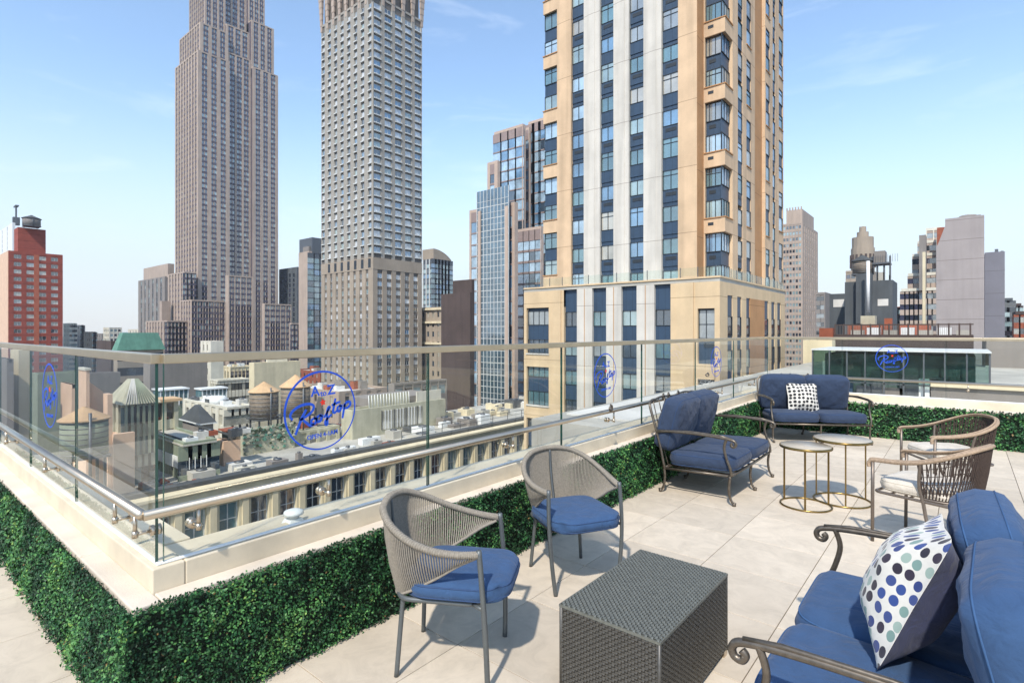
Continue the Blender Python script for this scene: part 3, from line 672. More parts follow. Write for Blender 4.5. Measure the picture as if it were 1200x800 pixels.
simple('brick_block', 'stepped brown block peeking up right of the white corner pier', 'building', 1197, 210, 1187, 1197.1, 358, 'dbrown', 'dbrown', ['dark', 'pale'], nY=3, wY=1.6, faces=('-Y',), cap=20)
# brown loft block with fenced roof
def fence(B, a, b, c, d, z):
    p = B.part('roof_fence'); n = 15
    for i in range(n): x = a+(b-a)*(i+.1)/(n-.6); p.box(x-.08, x+.08, c+.4, c+.56, z, zat(378.5, 60), M['dbrown'])
    p.box(a, b, c+.45, c+.5, zat(380.5, 60), zat(379, 60), M['dbrown'])
    x = a
    while x < b: p.box(x, x+.03, c+.46, c+.49, z, zat(380.5, 60), M['taupe']); x += .17
    q = B.part('roof_units')
    for i in range(7): x = a+1.5+i*(b-a-3)/6; q.box(x, x+1.3, c+2.5, c+4, z-.1, z+.7+.3*(i % 2), M['whitem' if i % 2 else 'roofg'])
    r = B.part('roof_shed'); r.box(a+.8, a+4.6, c+5, c+9, z, z+1.35, M['rust']); r.box(a+6.4, a+9.4, c+5, c+9, z, z+1.3, M['redp'])
    r.box(a+2, a+3.6, c+7, c+9, z+1.35, z+2.6, M['greenp']); r.box(a+4.8, a+5.6, c+5, c+6, z, z+2.2, M['rust'])
simple('loft_building', 'brown loft building whose roof fence shows just above the far railing', 'building', 1141, 60, 977, 1141.1, 394, 'dbrown', 'dbrown', ['dark'], fn=fence, faces=('-Y',), par=.15)
simple('cream_block', 'cream masonry block seen through the far glass left of the loft building', 'building', 975, 52, 941, 979, 401, 'cream', 'cream', ['dark'], par=.2)
simple('brick_block', 'small red brick rooftop block right of the slim pale tower', 'building', 976, 75, 960, 979, 386, 'rust', 'rust', ['dark'], par=.2)
simple('taupe_block', 'plain taupe block seen through the far glass at the right edge', 'building', 1300, 40, 1156, 1300.1, 399.5, 'taupe', 'taupe', ['dark'], par=.1, faces=('-Y',))
# glass pavilion on the lower roof
def pavilion():
    yP = 27.0; x0, x1 = xOnY(952, yP), xOnY(1160, yP); d0 = 27/((.63)*SY+CY)
    zt, zb = zat(411, d0), zat(447, d0)
    t = thing('roof_pavilion', 'long green glass pavilion with a white rim on the lower roof beyond the far railing', 'pavilion', ((x0+x1)/2, yP, zb-.8))
    off = -t.location
    b = MB(); b.box(x0+.4, x1-.4, yP+.5, yP+4.2, zb-1.2, zt-.15, mat('pavilion_dark', S('66726f'), .6, var=.3, scale=1.5)); b.build('inner_wall', t, off=off)
    q = MB(); cg = clear_glass('pavilion_glass', (.64, .75, .73), 1.3)
    n = 9
    for i in range(n): a_, b_ = x0+(x1-x0)*i/n+.03, x0+(x1-x0)*(i+1)/n-.03; q.box(a_, b_, yP, yP+.03, zb, zt, cg)
    q.box(x0, x0+.03, yP+.05, yP+4.3, zb, zt, cg); q.box(x1-.03, x1, yP+.05, yP+4.3, zb, zt, cg); q.build('glazing', t, off=off)
    w = MB(); w.box(x0-.05, x1+.05, yP-.04, yP+4.4, zt, zt+.05, M['lframe'])
    for i in range(n+1): x = x0+(x1-x0)*i/n; w.box(x-.03, x+.03, yP+.04, yP+.09, zb-1, zt, M['steel'])
    w.box(x0, x1, yP+.04, yP+.1, zb-.06, zb, M['steel'])
    w.build('roof', t, off=off)
    c = MB()
    for i in range(9):
        xx = x0+.8+i*(x1-x0-1.5)/8.5+random.random()*.4; hh = random.uniform(.4, 1.2)
        c.box(xx, xx+random.uniform(.3, .9), yP+.25, yP+.48, zb-.7, zb-.7+hh, M[random.choice(['whitem', 'steel', 'taupe', 'navy'])])
    c.build('furnishings', t, off=off)
    B = MB(); zr = zb-.8
    B.box(x0-6, x1+14, 14.5, 62, ZS, zr, M['roofg'])
    r = thing('lower_roof_building', 'building with the cluttered grey and white roof just beyond the far railing', 'building', (x0, 30, ZS)); B.build('wall', r, off=-r.location)
    u = MB(); u.box(x0-2, x0+5.5, 20.0, 24.0, zr, zr+.25, M['roofw']); u.box(x0-5.6, x0-1, 16, 26, zr, zr+.05, M['roofw'])
    for i in range(10): hvac(u, x0+5.5+i*.9, 22.0+.5*(i % 3), zr, .6, .6, .3+.2*(i % 2), random.choice(['whitem', 'cream', 'roofg']))
    for i in range(7): xx = x0+1+i*1.3; u.box(xx, xx+.8, 25, 25.5, zr, zr+.4, M[random.choice(['whitem', 'cream', 'taupe'])])
    u.box(x0-.9, x0+.2, 25.5, 26.2, zr, zr+.55, M['redp'])
    u.tube([(x0+4, 20, zr+.25), (x0+8, 21.5, zr+.35), (x0+12, 20.5, zr+.2)], .12, M['cream'], 6); u.tube([(x0+6, 23, zr+.2), (x0+9, 20.6, zr+.5)], .1, M['creamw'], 6)
    u.build('roof_units', r, off=-r.location)
    p = MB(); p.box(x1-1.5, x1+12, 20.3, 20.8, zr, zr+1.3, M['taupe']); p.box(x1-1.5, x1+12, 20.2, 20.9, zr+1.3, zr+1.42, M['cream']); p.build('parapet', r, off=-r.location)
pavilion()

# ================================================================== the terrace
HX, HY, HF = -2.62, 0.70, 10.45          # hedge faces
LT = .54                                   # ledge top
GX, GY, GF = -2.80, .88, 10.86            # glass lines
MT = dict(
 tile=None,
 stone=mat('ledge_stone', S('d6c9b6'), .75, var=.08, scale=3.2, bump=.2, bscale=120, stain=.2),
 curb=mat('curb_metal_cladding', S('d8cab0'), .55, var=.08, scale=3.5, stain=.22),
 grout=mat('tile_joint', S('7d7468'), .95, var=.1),
 brass=mat('satin_bronze_rail', S('c6b79c'), .33, metal=.85, var=.06, scale=5),
 steel=mat('satin_steel', S('c4b6a2'), .28, metal=.95, var=.05, scale=6),
 gedge=mat('green_glass_edge', S('1f4a40'), .15, var=.1, spec=.8),
 blue=mat('decal_blue', S('1a4fc0'), .6, var=.02), red=mat('decal_red', S('e0301e'), .6, var=.02),
)
def tile_mat():
    m = mat('porcelain_paver', S('d3c5b0'), .62, var=.05, scale=1.3, bump=.08, bscale=200, spec=.35)
    n = m.node_tree.nodes; l = m.node_tree.links; b = n['Principled BSDF']
    src = b.inputs['Base Color'].links[0].from_socket
    geo = n.new('ShaderNodeNewGeometry'); mr = n.new('ShaderNodeMapRange'); mr.inputs[3].default_value = .84; mr.inputs[4].default_value = 1.06
    l.new(geo.outputs['Random Per Island'], mr.inputs[0])
    mm = n.new('ShaderNodeMixRGB'); mm.blend_type = 'MULTIPLY'; mm.inputs[0].default_value = 1; l.new(src, mm.inputs[1]); l.new(mr.outputs[0], mm.inputs[2])
    # cloudy veins and foot traffic dirt
    nz = n.new('ShaderNodeTexNoise'); nz.inputs['Scale'].default_value = 5; nz.inputs['Detail'].default_value = 9; nz.inputs['Roughness'].default_value = .7; nz.inputs['Distortion'].default_value = 1.2
    l.new(geo.outputs['Position'], nz.inputs['Vector']); m2 = n.new('ShaderNodeMapRange'); m2.inputs[1].default_value = .4; m2.inputs[2].default_value = .72; m2.inputs[3].default_value = 1.0; m2.inputs[4].default_value = .80
    l.new(nz.outputs[0], m2.inputs[0]); m3 = n.new('ShaderNodeMixRGB'); m3.blend_type = 'MULTIPLY'; m3.inputs[0].default_value = 1
    l.new(mm.outputs[0], m3.inputs[1]); l.new(m2.outputs[0], m3.inputs[2]); l.new(m3.outputs[0], b.inputs['Base Color'])
    rr = n.new('ShaderNodeMapRange'); rr.inputs[3].default_value = .5; rr.inputs[4].default_value = .75; l.new(nz.outputs[0], rr.inputs[0]); l.new(rr.outputs[0], b.inputs['Roughness'])
    return m
TM = tile_mat()
f = MB(); P = .645; gp = .0025
xs = [-.83+P*k for k in range(-14, 18)]; ys = [3.39+P*k for k in range(-10, 13)]
for x in xs:
    for y in ys:
        x0, x1, y0, y1 = x+gp, x+P-gp, y+gp, y+P-gp
        if y0 > HY and x1 < HX-.05: continue
        if y0 > HF+.1: continue
        if x0 < HX-.1 and y1 > HY+.1 and y0 > HY-.01: x0 = HX-.1
        if x1 <= x0: continue
        e = .0015
        f.add([(x0, y0, -.02), (x1, y0, -.02), (x1, y1, -.02), (x0, y1, -.02), (x0, y0, -e), (x1, y0, -e), (x1, y1, -e), (x0, y1, -e), (x0+e, y0+e, 0), (x1-e, y0+e, 0), (x1-e, y1-e, 0), (x0+e, y1-e, 0)],
              [(0, 1, 5, 4), (1, 2, 6, 5), (2, 3, 7, 6), (3, 0, 4, 7), (4, 5, 9, 8), (5, 6, 10, 9), (6, 7, 11, 10), (7, 4, 8, 11), (8, 9, 10, 11)], TM)
f.box(HX-.15, 12, HY, HF+.2, -.3, -.012, MT['grout']); f.box(-12, 12, -4, HY+.02, -.3, -.012, MT['grout'])
prop(f.build('terrace_floor'), kind='structure')
b = MB(); b.box(-12, HX-.2, -4, 1.12, ZS, -.31, M['cream']); b.box(HX-.2, 12, -4, 11.1, ZS, -.31, M['cream']); b.box(HX-.4, HX-.2, 1.12, 11.1, ZS, -.31, M['cream'])
o = b.build('hotel_building'); prop(o, 'hotel building whose roof terrace the furniture stands on', 'building')

# ---- parapets: ledge slab, clad curb, outer ledge
def parapet(name, label, boxes):
    t = thing(name, label, 'wall', boxes['loc']); off = -t.location
    for k in ('wall', 'ledge', 'curb', 'sill'):
        if k in boxes:
            mb = MB()
            for q in boxes[k]: mb.box(*q[:6], {'wall': M['cream'], 'ledge': MT['stone'], 'curb': MT['curb'], 'sill': M['whitem']}[k])
            bevel(mb.build(k, t, off=off), .006)
    return t
XL, XR = -11.0, 11.0
def slabs(a, b, L_, axis, c0, c1, z0, z1):
    r = []; e = a
    while e < b-.01:
        n = min(e+L_, b); r.append((e+.0015, n-.0015, c0, c1, z0, z1) if axis == 'x' else (c0, c1, e+.0015, n-.0015, z0, z1)); e = n
    return r
inB = HX-.145                               # curb face, right parapet
parapet('parapet_wall', 'stone topped parapet along the left terrace arm behind the sunlit hedge', dict(loc=(-6, .9, 0),
    wall=[(XL, HX-.06, HY+.05, 1.10, -.3, LT-.035)],
    ledge=slabs(XL, HX-.045, 1.25, 'x', HY+.045, .85, LT-.035, LT),
    curb=[(XL, inB, .847, .98, LT-.03, .645), (XL, inB-.35, .98, 1.13, LT-.25, .625)],
    sill=[(XL, inB-.025, .872, .895, .645, .657)]))
parapet('parapet_wall', 'long stone topped parapet running from the sharp corner to the far loveseat', dict(loc=(-2.85, 6, 0),
    wall=[(-3.05, HX-.06, 1.102, HF+.3, -.3, LT-.035)],
    ledge=slabs(.852, HF+.1, 1.25, 'y', inB, HX-.045, LT-.035, LT),
    curb=[(inB-.13, inB, .9815, HF+.32, LT-.03, .645), (-3.10, inB-.132, .985, HF+.3, LT-.2, .622)],
    sill=[(-2.815, -2.79, .89, GF, .645, .657)]))
parapet('parapet_wall', 'stone topped parapet at the far end of the terrace behind the white cushioned chairs', dict(loc=(4, 10.8, 0),
    wall=[(HX+.0, XR, HF+.05, HF+.62, -.3, LT-.035)],
    ledge=slabs(HX-.04, XR, 1.25, 'x', HF+.045, HF+.30, LT-.035, LT),
    curb=[(inB+.002, XR, HF+.302, HF+.44, LT-.03, .645), (inB+.002, XR, HF+.442, HF+.6, LT-.2, .62)],
    sill=[(inB+.03, XR, GF-.012, GF+.012, .645, .657)]))
v = MB(); v.pyramid(-2.93, -2.83, 1.52, 1.62, .622, .66, M['whitem'], .15, .15); v.lathe((-2.88, 1.57, .66), [(.03, 0), (.03, .02), (.055, .022), (.05, .04), (.02, .05)], M['whitem'], 12)
o = v.build('ledge_vent'); prop(o, 'small white mushroom vent on the outer ledge behind the near glass', 'vent')

# ---- glass railings
CG = clear_glass('railing_glass', (.985, .992, .975), 1.0)
def stroke(mb, pts, w, T, m, per=6):                # flat painted stroke on the glass
    pts = cat([(p[0], p[1], 0) for p in pts], per) if len(pts) > 2 else [Vector((p[0], p[1], 0)) for p in pts]
    vs = []; N = len(pts)
    for i, p in enumerate(pts):
        d = (pts[min(i+1, N-1)]-pts[max(i-1, 0)]).normalized(); nrm = Vector((-d.y, d.x, 0)); ww = w*(.75+.25*math.sin(math.pi*i/max(1, N-1)))
        for sgn in (1, -1): q = p+nrm*ww*sgn; vs += [T(q.x, q.y, .0022), T(q.x, q.y, .0010)]
    fs = []
    for i in range(N-1):
        a = i*4; b = a+4; fs += [(a, a+2, b+2, b), (a+1, b+1, b+3, a+3), (a, b, b+1, a+1), (a+2, a+3, b+3, b+2)]
    mb.add(vs, fs, m)
def text_mesh(txt, size):
    c = bpy.data.curves.new('t', 'FONT'); c.body = txt; c.size = size; c.align_x = 'CENTER'; c.extrude = .0006; c.offset = size*.02
    o = bpy.data.objects.new('t', c); COL.objects.link(o); dg = bpy.context.evaluated_depsgraph_get(); me = bpy.data.meshes.new_from_object(o.evaluated_get(dg))
    vs = [tuple(v.co) for v in me.vertices]; fs = [tuple(p.vertices) for p in me.polygons]
    bpy.data.objects.remove(o); return vs, fs
TXT = {k: text_mesh(k, s) for k, s in (('A', .078), ('Z', .078), ('to', .045), ('OPEN 4-1AM', .034))}
SQ = .2175/300
def logo(parent, T, off):
    """circle with A to Z / Rooftop; T maps (right, up, out) metres to the terrace"""
    mb = MB(); R = .2175; n = 72
    vs = []; fs = []
    for i in range(n):
        a = 2*math.pi*i/n; c_, s_ = math.cos(a), math.sin(a); w = .0048+.0012*math.cos(a-2.4)
        for rr in (R-w, R+w): vs += [T(rr*c_, rr*s_, .0022), T(rr*c_, rr*s_, .0010)]
    for i in range(n):
        a = 4*i; b = 4*((i+1) % n); fs += [(a, b, b+2, a+2), (a+1, a+3, b+3, b+1), (a, a+1, b+1, b), (a+2, b+2, b+3, a+3)]
    mb.add(vs, fs, MT['blue'])
    for k, x, y in (('A', -.038, .083), ('Z', .062, .085), ('to', .012, .080), ('OPEN 4-1AM', .008, -.150)):
        vs, fs = TXT[k]; ang = .06
        mb.add([T(x+v[0]*math.cos(ang)-v[1]*math.sin(ang), y+v[1]*math.cos(ang)+v[0]*math.sin(ang), .0016+v[2]) for v in vs], fs, MT['blue'])
    q = lambda l: [((x-360)*SQ*1.03, (405-y)*SQ*.95) for x, y in l]
    W = .0075
    for l in ([(235, 385), (205, 440), (175, 510), (150, 575)], [(128, 455), (110, 425), (130, 385), (185, 352), (250, 342), (292, 360), (285, 400), (240, 438), (185, 462)],
              [(200, 455), (235, 490), (268, 518), (300, 512)], [(300, 462), (276, 478), (282, 508), (305, 505), (316, 476), (300, 462), (325, 470)],
              [(345, 445), (322, 462), (328, 495), (350, 490), (360, 462), (345, 445), (375, 455)],
              [(380, 470), (405, 430), (428, 395), (425, 385), (412, 400), (405, 450), (408, 520), (395, 528), (392, 500), (420, 470), (445, 450)],
              [(478, 320), (468, 370), (458, 425), (470, 440), (490, 425)], [(445, 375), (475, 365), (520, 352)],
              [(515, 385), (496, 400), (500, 430), (520, 425), (528, 400), (515, 385), (540, 390)], [(560, 370), (552, 420), (540, 495)], [(553, 400), (575, 365), (605, 362), (608, 390), (580, 412), (555, 412)]):
        stroke(mb, q(l), W, T, MT['blue'])
    sx, sy = .008, .043                               # little red star
    vs = [T(sx, sy, .0024), T(sx, sy, .0011)]
    for i in range(10):
        a = math.pi/2+i*math.pi/5+.2; r = .020 if i % 2 == 0 else .010; vs += [T(sx+r*math.cos(a), sy+r*math.sin(a), .0024), T(sx+r*math.cos(a), sy+r*math.sin(a), .0011)]
    fs = [(0, 2+2*i, 2+2*((i+1) % 10)) for i in range(10)]+[(2+2*i, 3+2*i, 3+2*((i+1) % 10), 2+2*((i+1) % 10)) for i in range(10)]
    mb.add(vs, fs, MT['red'])
    mb.build('logo_decal', parent, off=off)
def railing(name, label, loc, axis, c, joints, logos, hand, hc, br):
    t = thing(name, label, 'railing', loc); off = -t.location; z0, z1 = .650, 1.565; th = .006
    for a, b_ in zip(joints[:-1], joints[1:]):
        mb = MB(); a2, b2 = a+.006, b_-.006
        def bx(p, q, r0, r1, zz0, zz1, m):
            if axis == 'x': mb.box(p, q, c+r0, c+r1, zz0, zz1, m)
            else: mb.box(c+r0, c+r1, p, q, zz0, zz1, m)
        bx(a2+.002, b2-.002, -th, th, z0, z1, CG); bx(a2, a2+.002, -th, th, z0, z1, MT['gedge']); bx(b2-.002, b2, -th, th, z0, z1, MT['gedge'])
        mb.build('glass_panel', t, off=off)
    a, b_ = joints[0], joints[-1]
    mb = MB()
    if axis == 'x': mb.box(a, b_, c-.026, c+.026, z1-.012, z1+.032, MT['brass'])
    else: mb.box(c-.026, c+.026, a, b_, z1-.012, z1+.032, MT['brass'])
    bevel(mb.build('top_rail', t, off=off), .004)
    mb = MB(); mb.tube(hand, .0215, MT['steel'], 16); h = mb.build('handrail', t, off=off)
    for s in br:
        k = MB(); sg = 1 if hc > c else -1
        P_ = (lambda r, z: (s, r, z)) if axis == 'x' else (lambda r, z: (r, s, z))
        k.tube([P_(hc, .885), P_(hc, .795)], .009, MT['steel'], 8); k.tube([P_(hc, .80), P_(c+sg*.008, .80)], .008, MT['steel'], 8)
        k.tube([P_(hc, .815), P_(hc, .785)], .013, MT['steel'], 10); k.tube([P_(c+sg*.02, .80), P_(c+sg*.0062, .80)], .024, MT['steel'], 16); k.tube([P_(c-sg*.0062, .80), P_(c-sg*.02, .80)], .024, MT['steel'], 16)
        k.build('bracket', t, off=off)
    for lx in logos:
        if axis == 'x': T = lambda r, u, o, lx=lx: (lx+r, c-th-o, 1.255+u)
        else: T = lambda r, u, o, lx=lx: (c+th+o, lx+r, 1.255+u)
        logo(t, T, off)
    return t
jB = [.895+1.594*k for k in range(7)]; jB[-1] = 10.83
hz = .905
railing('glass_railing', 'long glass railing with bronze top rail between the sharp corner and the far corner', (-2.8, 5.5, .645), 'y', GX, jB, [1.69, 4.86, 8.07],
        [(-2.72, .80, hz), (-2.72, 10.78, hz)], -2.72, [1.02, 1.69, 3.3, 4.9, 6.5, 8.1, 9.7])
jA = [-8.3, -6.9, -5.54, -4.2, -2.81]
railing('glass_railing', 'short glass railing on the left terrace arm ending at the sharp corner', (-5.5, .88, .645), 'x', GY, jA, [-4.88],
        [(-9.0, .80, hz), (-2.735, .80, hz)], .80, [-2.83, -3.12, -4.6, -6.0])
jF = [-2.78, -1.61, -.21, 1.15, 2.5, 3.9, 5.3]
railing('glass_railing', 'glass railing across the far end of the terrace behind the white cushioned chairs', (1, GF, .645), 'x', GF, jF, [-.91],
        [(-2.70, 10.78, hz), (5.3, 10.78, hz)], 10.78, [-1.6, .05, 1.5, 3.1])

# ---- artificial box hedges
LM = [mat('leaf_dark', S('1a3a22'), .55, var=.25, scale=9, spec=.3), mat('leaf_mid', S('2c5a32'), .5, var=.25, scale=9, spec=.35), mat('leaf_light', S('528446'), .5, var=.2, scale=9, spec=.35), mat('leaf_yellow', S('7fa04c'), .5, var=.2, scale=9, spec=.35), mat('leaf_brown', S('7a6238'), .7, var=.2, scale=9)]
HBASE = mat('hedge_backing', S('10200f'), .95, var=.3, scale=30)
def hedge(label, segs, seed):
    """segs: (axis, plane, a, b, outward, density(d))"""
    r = np.random.default_rng(seed); t = thing('hedge_panel', label, 'hedge', segs[0]['loc']); off = -t.location
    bk = MB(); V = []; Fm = []; cnt = 0
    for s in segs:
        ax, pl, a, b, sg = s['ax'], s['pl'], s['a'], s['b'], s['sg']
        if ax == 'x': bk.box(a, min(b, HX-.03) if s['loc'][0] < 0 else b, pl+.012, pl+.05, 0.005, LT-.03, HBASE)
        else: bk.box(pl-.05, pl-.012, a+.045, b, .005, LT-.03, HBASE)
        e = a
        while e < b-.01:
            n_ = min(e+.4, b); mid = (e+n_)/2; px_, py_ = (mid, pl) if ax == 'x' else (pl, mid)
            d = max(1.8, math.hypot(px_, py_)); dens = 24000*min(1, (2.6/d))**1.35; ls = .0064*max(1, (d/2.6))**.68
            N = int(dens*(n_-e)*.56); u = r.uniform(e, n_, N); z = r.uniform(.0, LT-.004, N); dep = r.normal(0, .011, N)+.004
            lump = .012*np.sin(u*23+z*9)*np.sin(z*31+u*7)+.008*np.sin(u*61)*np.sin(z*53)
            out = dep+lump
            out[r.random(N) < .03] += .022; seam = np.abs((u/.5) % 1-.5) > .485; out[seam] -= .018
            top = r.random(N) < .06; z[top] = LT-.015+r.random(top.sum())**2*.028; out[top] = r.uniform(-.018, .012, top.sum())
            c = np.stack([u, pl-out, z], 1) if ax == 'x' else np.stack([pl+out, u, z], 1)
            nrm = r.normal(0, .62, (N, 3)); nrm[:, 1 if ax == 'x' else 0] += (-1 if ax == 'x' else 1); nrm[:, 2] += .35
            nrm /= np.linalg.norm(nrm, axis=1)[:, None]
            t1 = np.cross(nrm, r.normal(0, 1, (N, 3))); t1 /= np.linalg.norm(t1, axis=1)[:, None]; t2 = np.cross(nrm, t1)
            L_ = ls*r.uniform(.7, 1.35, N)[:, None]; Wd = L_*.62
            q = np.stack([c-t1*L_, c+t2*Wd+nrm*L_*.15, c+t1*L_, c-t2*Wd+nrm*L_*.15], 1).reshape(-1, 3)
            V.append(q)
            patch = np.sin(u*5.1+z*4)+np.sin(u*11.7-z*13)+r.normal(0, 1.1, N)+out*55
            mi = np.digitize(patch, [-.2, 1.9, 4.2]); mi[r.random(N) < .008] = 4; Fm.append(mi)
            e = n_
    V = np.concatenate(V); Fm = np.concatenate(Fm); N = len(Fm)
    me = bpy.data.meshes.new('foliage'); me.vertices.add(len(V)); me.vertices.foreach_set('co', V.astype(np.float32).ravel())
    tri = np.arange(N*4).reshape(N, 4); me.loops.add(N*4); me.loops.foreach_set('vertex_index', tri.ravel().astype(np.int32)); me.polygons.add(N)
    me.polygons.foreach_set('loop_start', np.arange(0, N*4, 4, dtype=np.int32)); me.polygons.foreach_set('loop_total', np.full(N, 4, np.int32))
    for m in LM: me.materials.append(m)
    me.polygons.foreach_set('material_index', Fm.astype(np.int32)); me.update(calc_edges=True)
    o = bpy.data.objects.new('foliage', me); COL.objects.link(o); o.parent = t; o.location = off
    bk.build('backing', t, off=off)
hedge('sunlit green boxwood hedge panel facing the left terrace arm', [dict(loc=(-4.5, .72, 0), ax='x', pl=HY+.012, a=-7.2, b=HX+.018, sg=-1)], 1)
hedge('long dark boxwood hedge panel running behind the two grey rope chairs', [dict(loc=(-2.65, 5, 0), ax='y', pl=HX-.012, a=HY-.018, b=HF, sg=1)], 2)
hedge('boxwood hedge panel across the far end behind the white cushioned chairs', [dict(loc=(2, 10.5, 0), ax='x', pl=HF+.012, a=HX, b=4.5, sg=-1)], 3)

# ================================================================== furniture
MF = dict(
 bronze=mat('antique_bronze_frame', S('6d6459'), .38, metal=.7, var=.18, scale=30),
 gmetal=mat('grey_powder_coat', S('5f6363'), .45, metal=.35, var=.06, scale=20),
 bmetal=mat('taupe_powder_coat', S('756a60'), .4, metal=.5, var=.08, scale=20),
 rope=mat('grey_rope', S('8f877a'), .9, var=.14, scale=90), ropeb=mat('dark_brown_rope', S('43362f'), .9, var=.2, scale=90), wrap=mat('tan_rope_wrap', S('a38c74'), .8, var=.16, scale=60),
 gold=mat('aged_brass', S('8f7848'), .28, metal=.95, var=.12, scale=25),
 marble=mat('pale_stone_top', S('b0a695'), .35, var=.07, scale=6),
 wick=mat('dark_grey_wicker', S('46433d'), .42, var=.2, scale=60, spec=.6), wickt=mat('grey_wicker_top', S('63645c'), .4, var=.15, scale=60, spec=.6),
)
def fabric(name, c, c2=None, weave=900, rough=.9, wr=.32):
    m = mat(name, S(c), rough, var=.07, scale=14, sheen=.08)
    n = m.node_tree.nodes; l = m.node_tree.links; b = n['Principled BSDF']
    tcx = n.new('ShaderNodeTexCoord')
    nz = n.new('ShaderNodeTexNoise'); nz.inputs['Scale'].default_value = 7; nz.inputs['Detail'].default_value = 3; nz.inputs['Distortion'].default_value = 1.5
    l.new(tcx.outputs['Object'], nz.inputs['Vector'])
    nk = n.new('ShaderNodeTexNoise'); nk.inputs['Scale'].default_value = 2.6; nk.inputs['Detail'].default_value = 2; nk.inputs['Distortion'].default_value = 1.4; l.new(tcx.outputs['Object'], nk.inputs['Vector'])
    bk_ = n.new('ShaderNodeBump'); bk_.inputs['Strength'].default_value = wr; bk_.inputs['Distance'].default_value = .035; l.new(nk.outputs[0], bk_.inputs['Height'])
    n2 = n.new('ShaderNodeTexNoise'); n2.inputs['Scale'].default_value = weave*.5; l.new(tcx.outputs['Object'], n2.inputs['Vector'])
    b1 = n.new('ShaderNodeBump'); b1.inputs['Strength'].default_value = wr*1.4; b1.inputs['Distance'].default_value = .03; l.new(nz.outputs[0], b1.inputs['Height']); l.new(bk_.outputs[0], b1.inputs['Normal'])
    b2 = n.new('ShaderNodeBump'); b2.inputs['Strength'].default_value = .35; b2.inputs['Distance'].default_value = .002; l.new(n2.outputs[0], b2.inputs['Height']); l.new(b1.outputs[0], b2.inputs['Normal'])
    l.new(b2.outputs[0], b.inputs['Normal']); return m
MF['blue'] = fabric('blue_outdoor_fabric', '2f4c70'); MF['navy'] = fabric('navy_outdoor_fabric', '293850'); MF['cream'] = fabric('cream_outdoor_fabric', 'cdc3b3', wr=.3); MF['pback'] = fabric('pillow_back_fabric', '3a3f5c')
MF['pipeb'] = mat('blue_piping', S('2c4468'), .85); MF['pipec'] = mat('cream_piping', S('c8bfae'), .85); MF['pipel'] = mat('light_blue_piping', S('34557c'), .85)
def dots(name, bgc, cols, scale, r, sq=(1, 1, 1), rnd=.35):
    m = mat(name, S(bgc), .9, var=.04, scale=30, sheen=.2); n = m.node_tree.nodes; l = m.node_tree.links; b = n['Principled BSDF']
    src = b.inputs['Base Color'].links[0].from_socket
    t = n.new('ShaderNodeTexCoord'); mp_ = n.new('ShaderNodeMapping'); mp_.inputs['Scale'].default_value = sq; l.new(t.outputs['UV'], mp_.inputs[0])
    vz = n.new('ShaderNodeTexVoronoi'); vz.voronoi_dimensions = '2D'; vz.inputs['Scale'].default_value = scale; vz.inputs['Randomness'].default_value = rnd; l.new(mp_.outputs[0], vz.inputs['Vector'])
    lt = n.new('ShaderNodeMath'); lt.operation = 'LESS_THAN'; lt.inputs[1].default_value = r; l.new(vz.outputs['Distance'], lt.inputs[0])
    sp = n.new('ShaderNodeSeparateXYZ'); l.new(vz.outputs['Color'], sp.inputs[0])
    cr = n.new('ShaderNodeValToRGB'); cr.color_ramp.interpolation = 'CONSTANT'; e = cr.color_ramp.elements
    for i, c in enumerate(cols):
        el = e[i] if i < 2 else e.new(i/len(cols)); el.position = i/len(cols); el.color = (*S(c), 1)
    l.new(sp.outputs[0], cr.inputs[0]); mxx = n.new('ShaderNodeMixRGB'); l.new(lt.outputs[0], mxx.inputs[0]); l.new(src, mxx.inputs[1]); l.new(cr.outputs[0], mxx.inputs[2]); l.new(mxx.outputs[0], b.inputs['Base Color'])
    return m
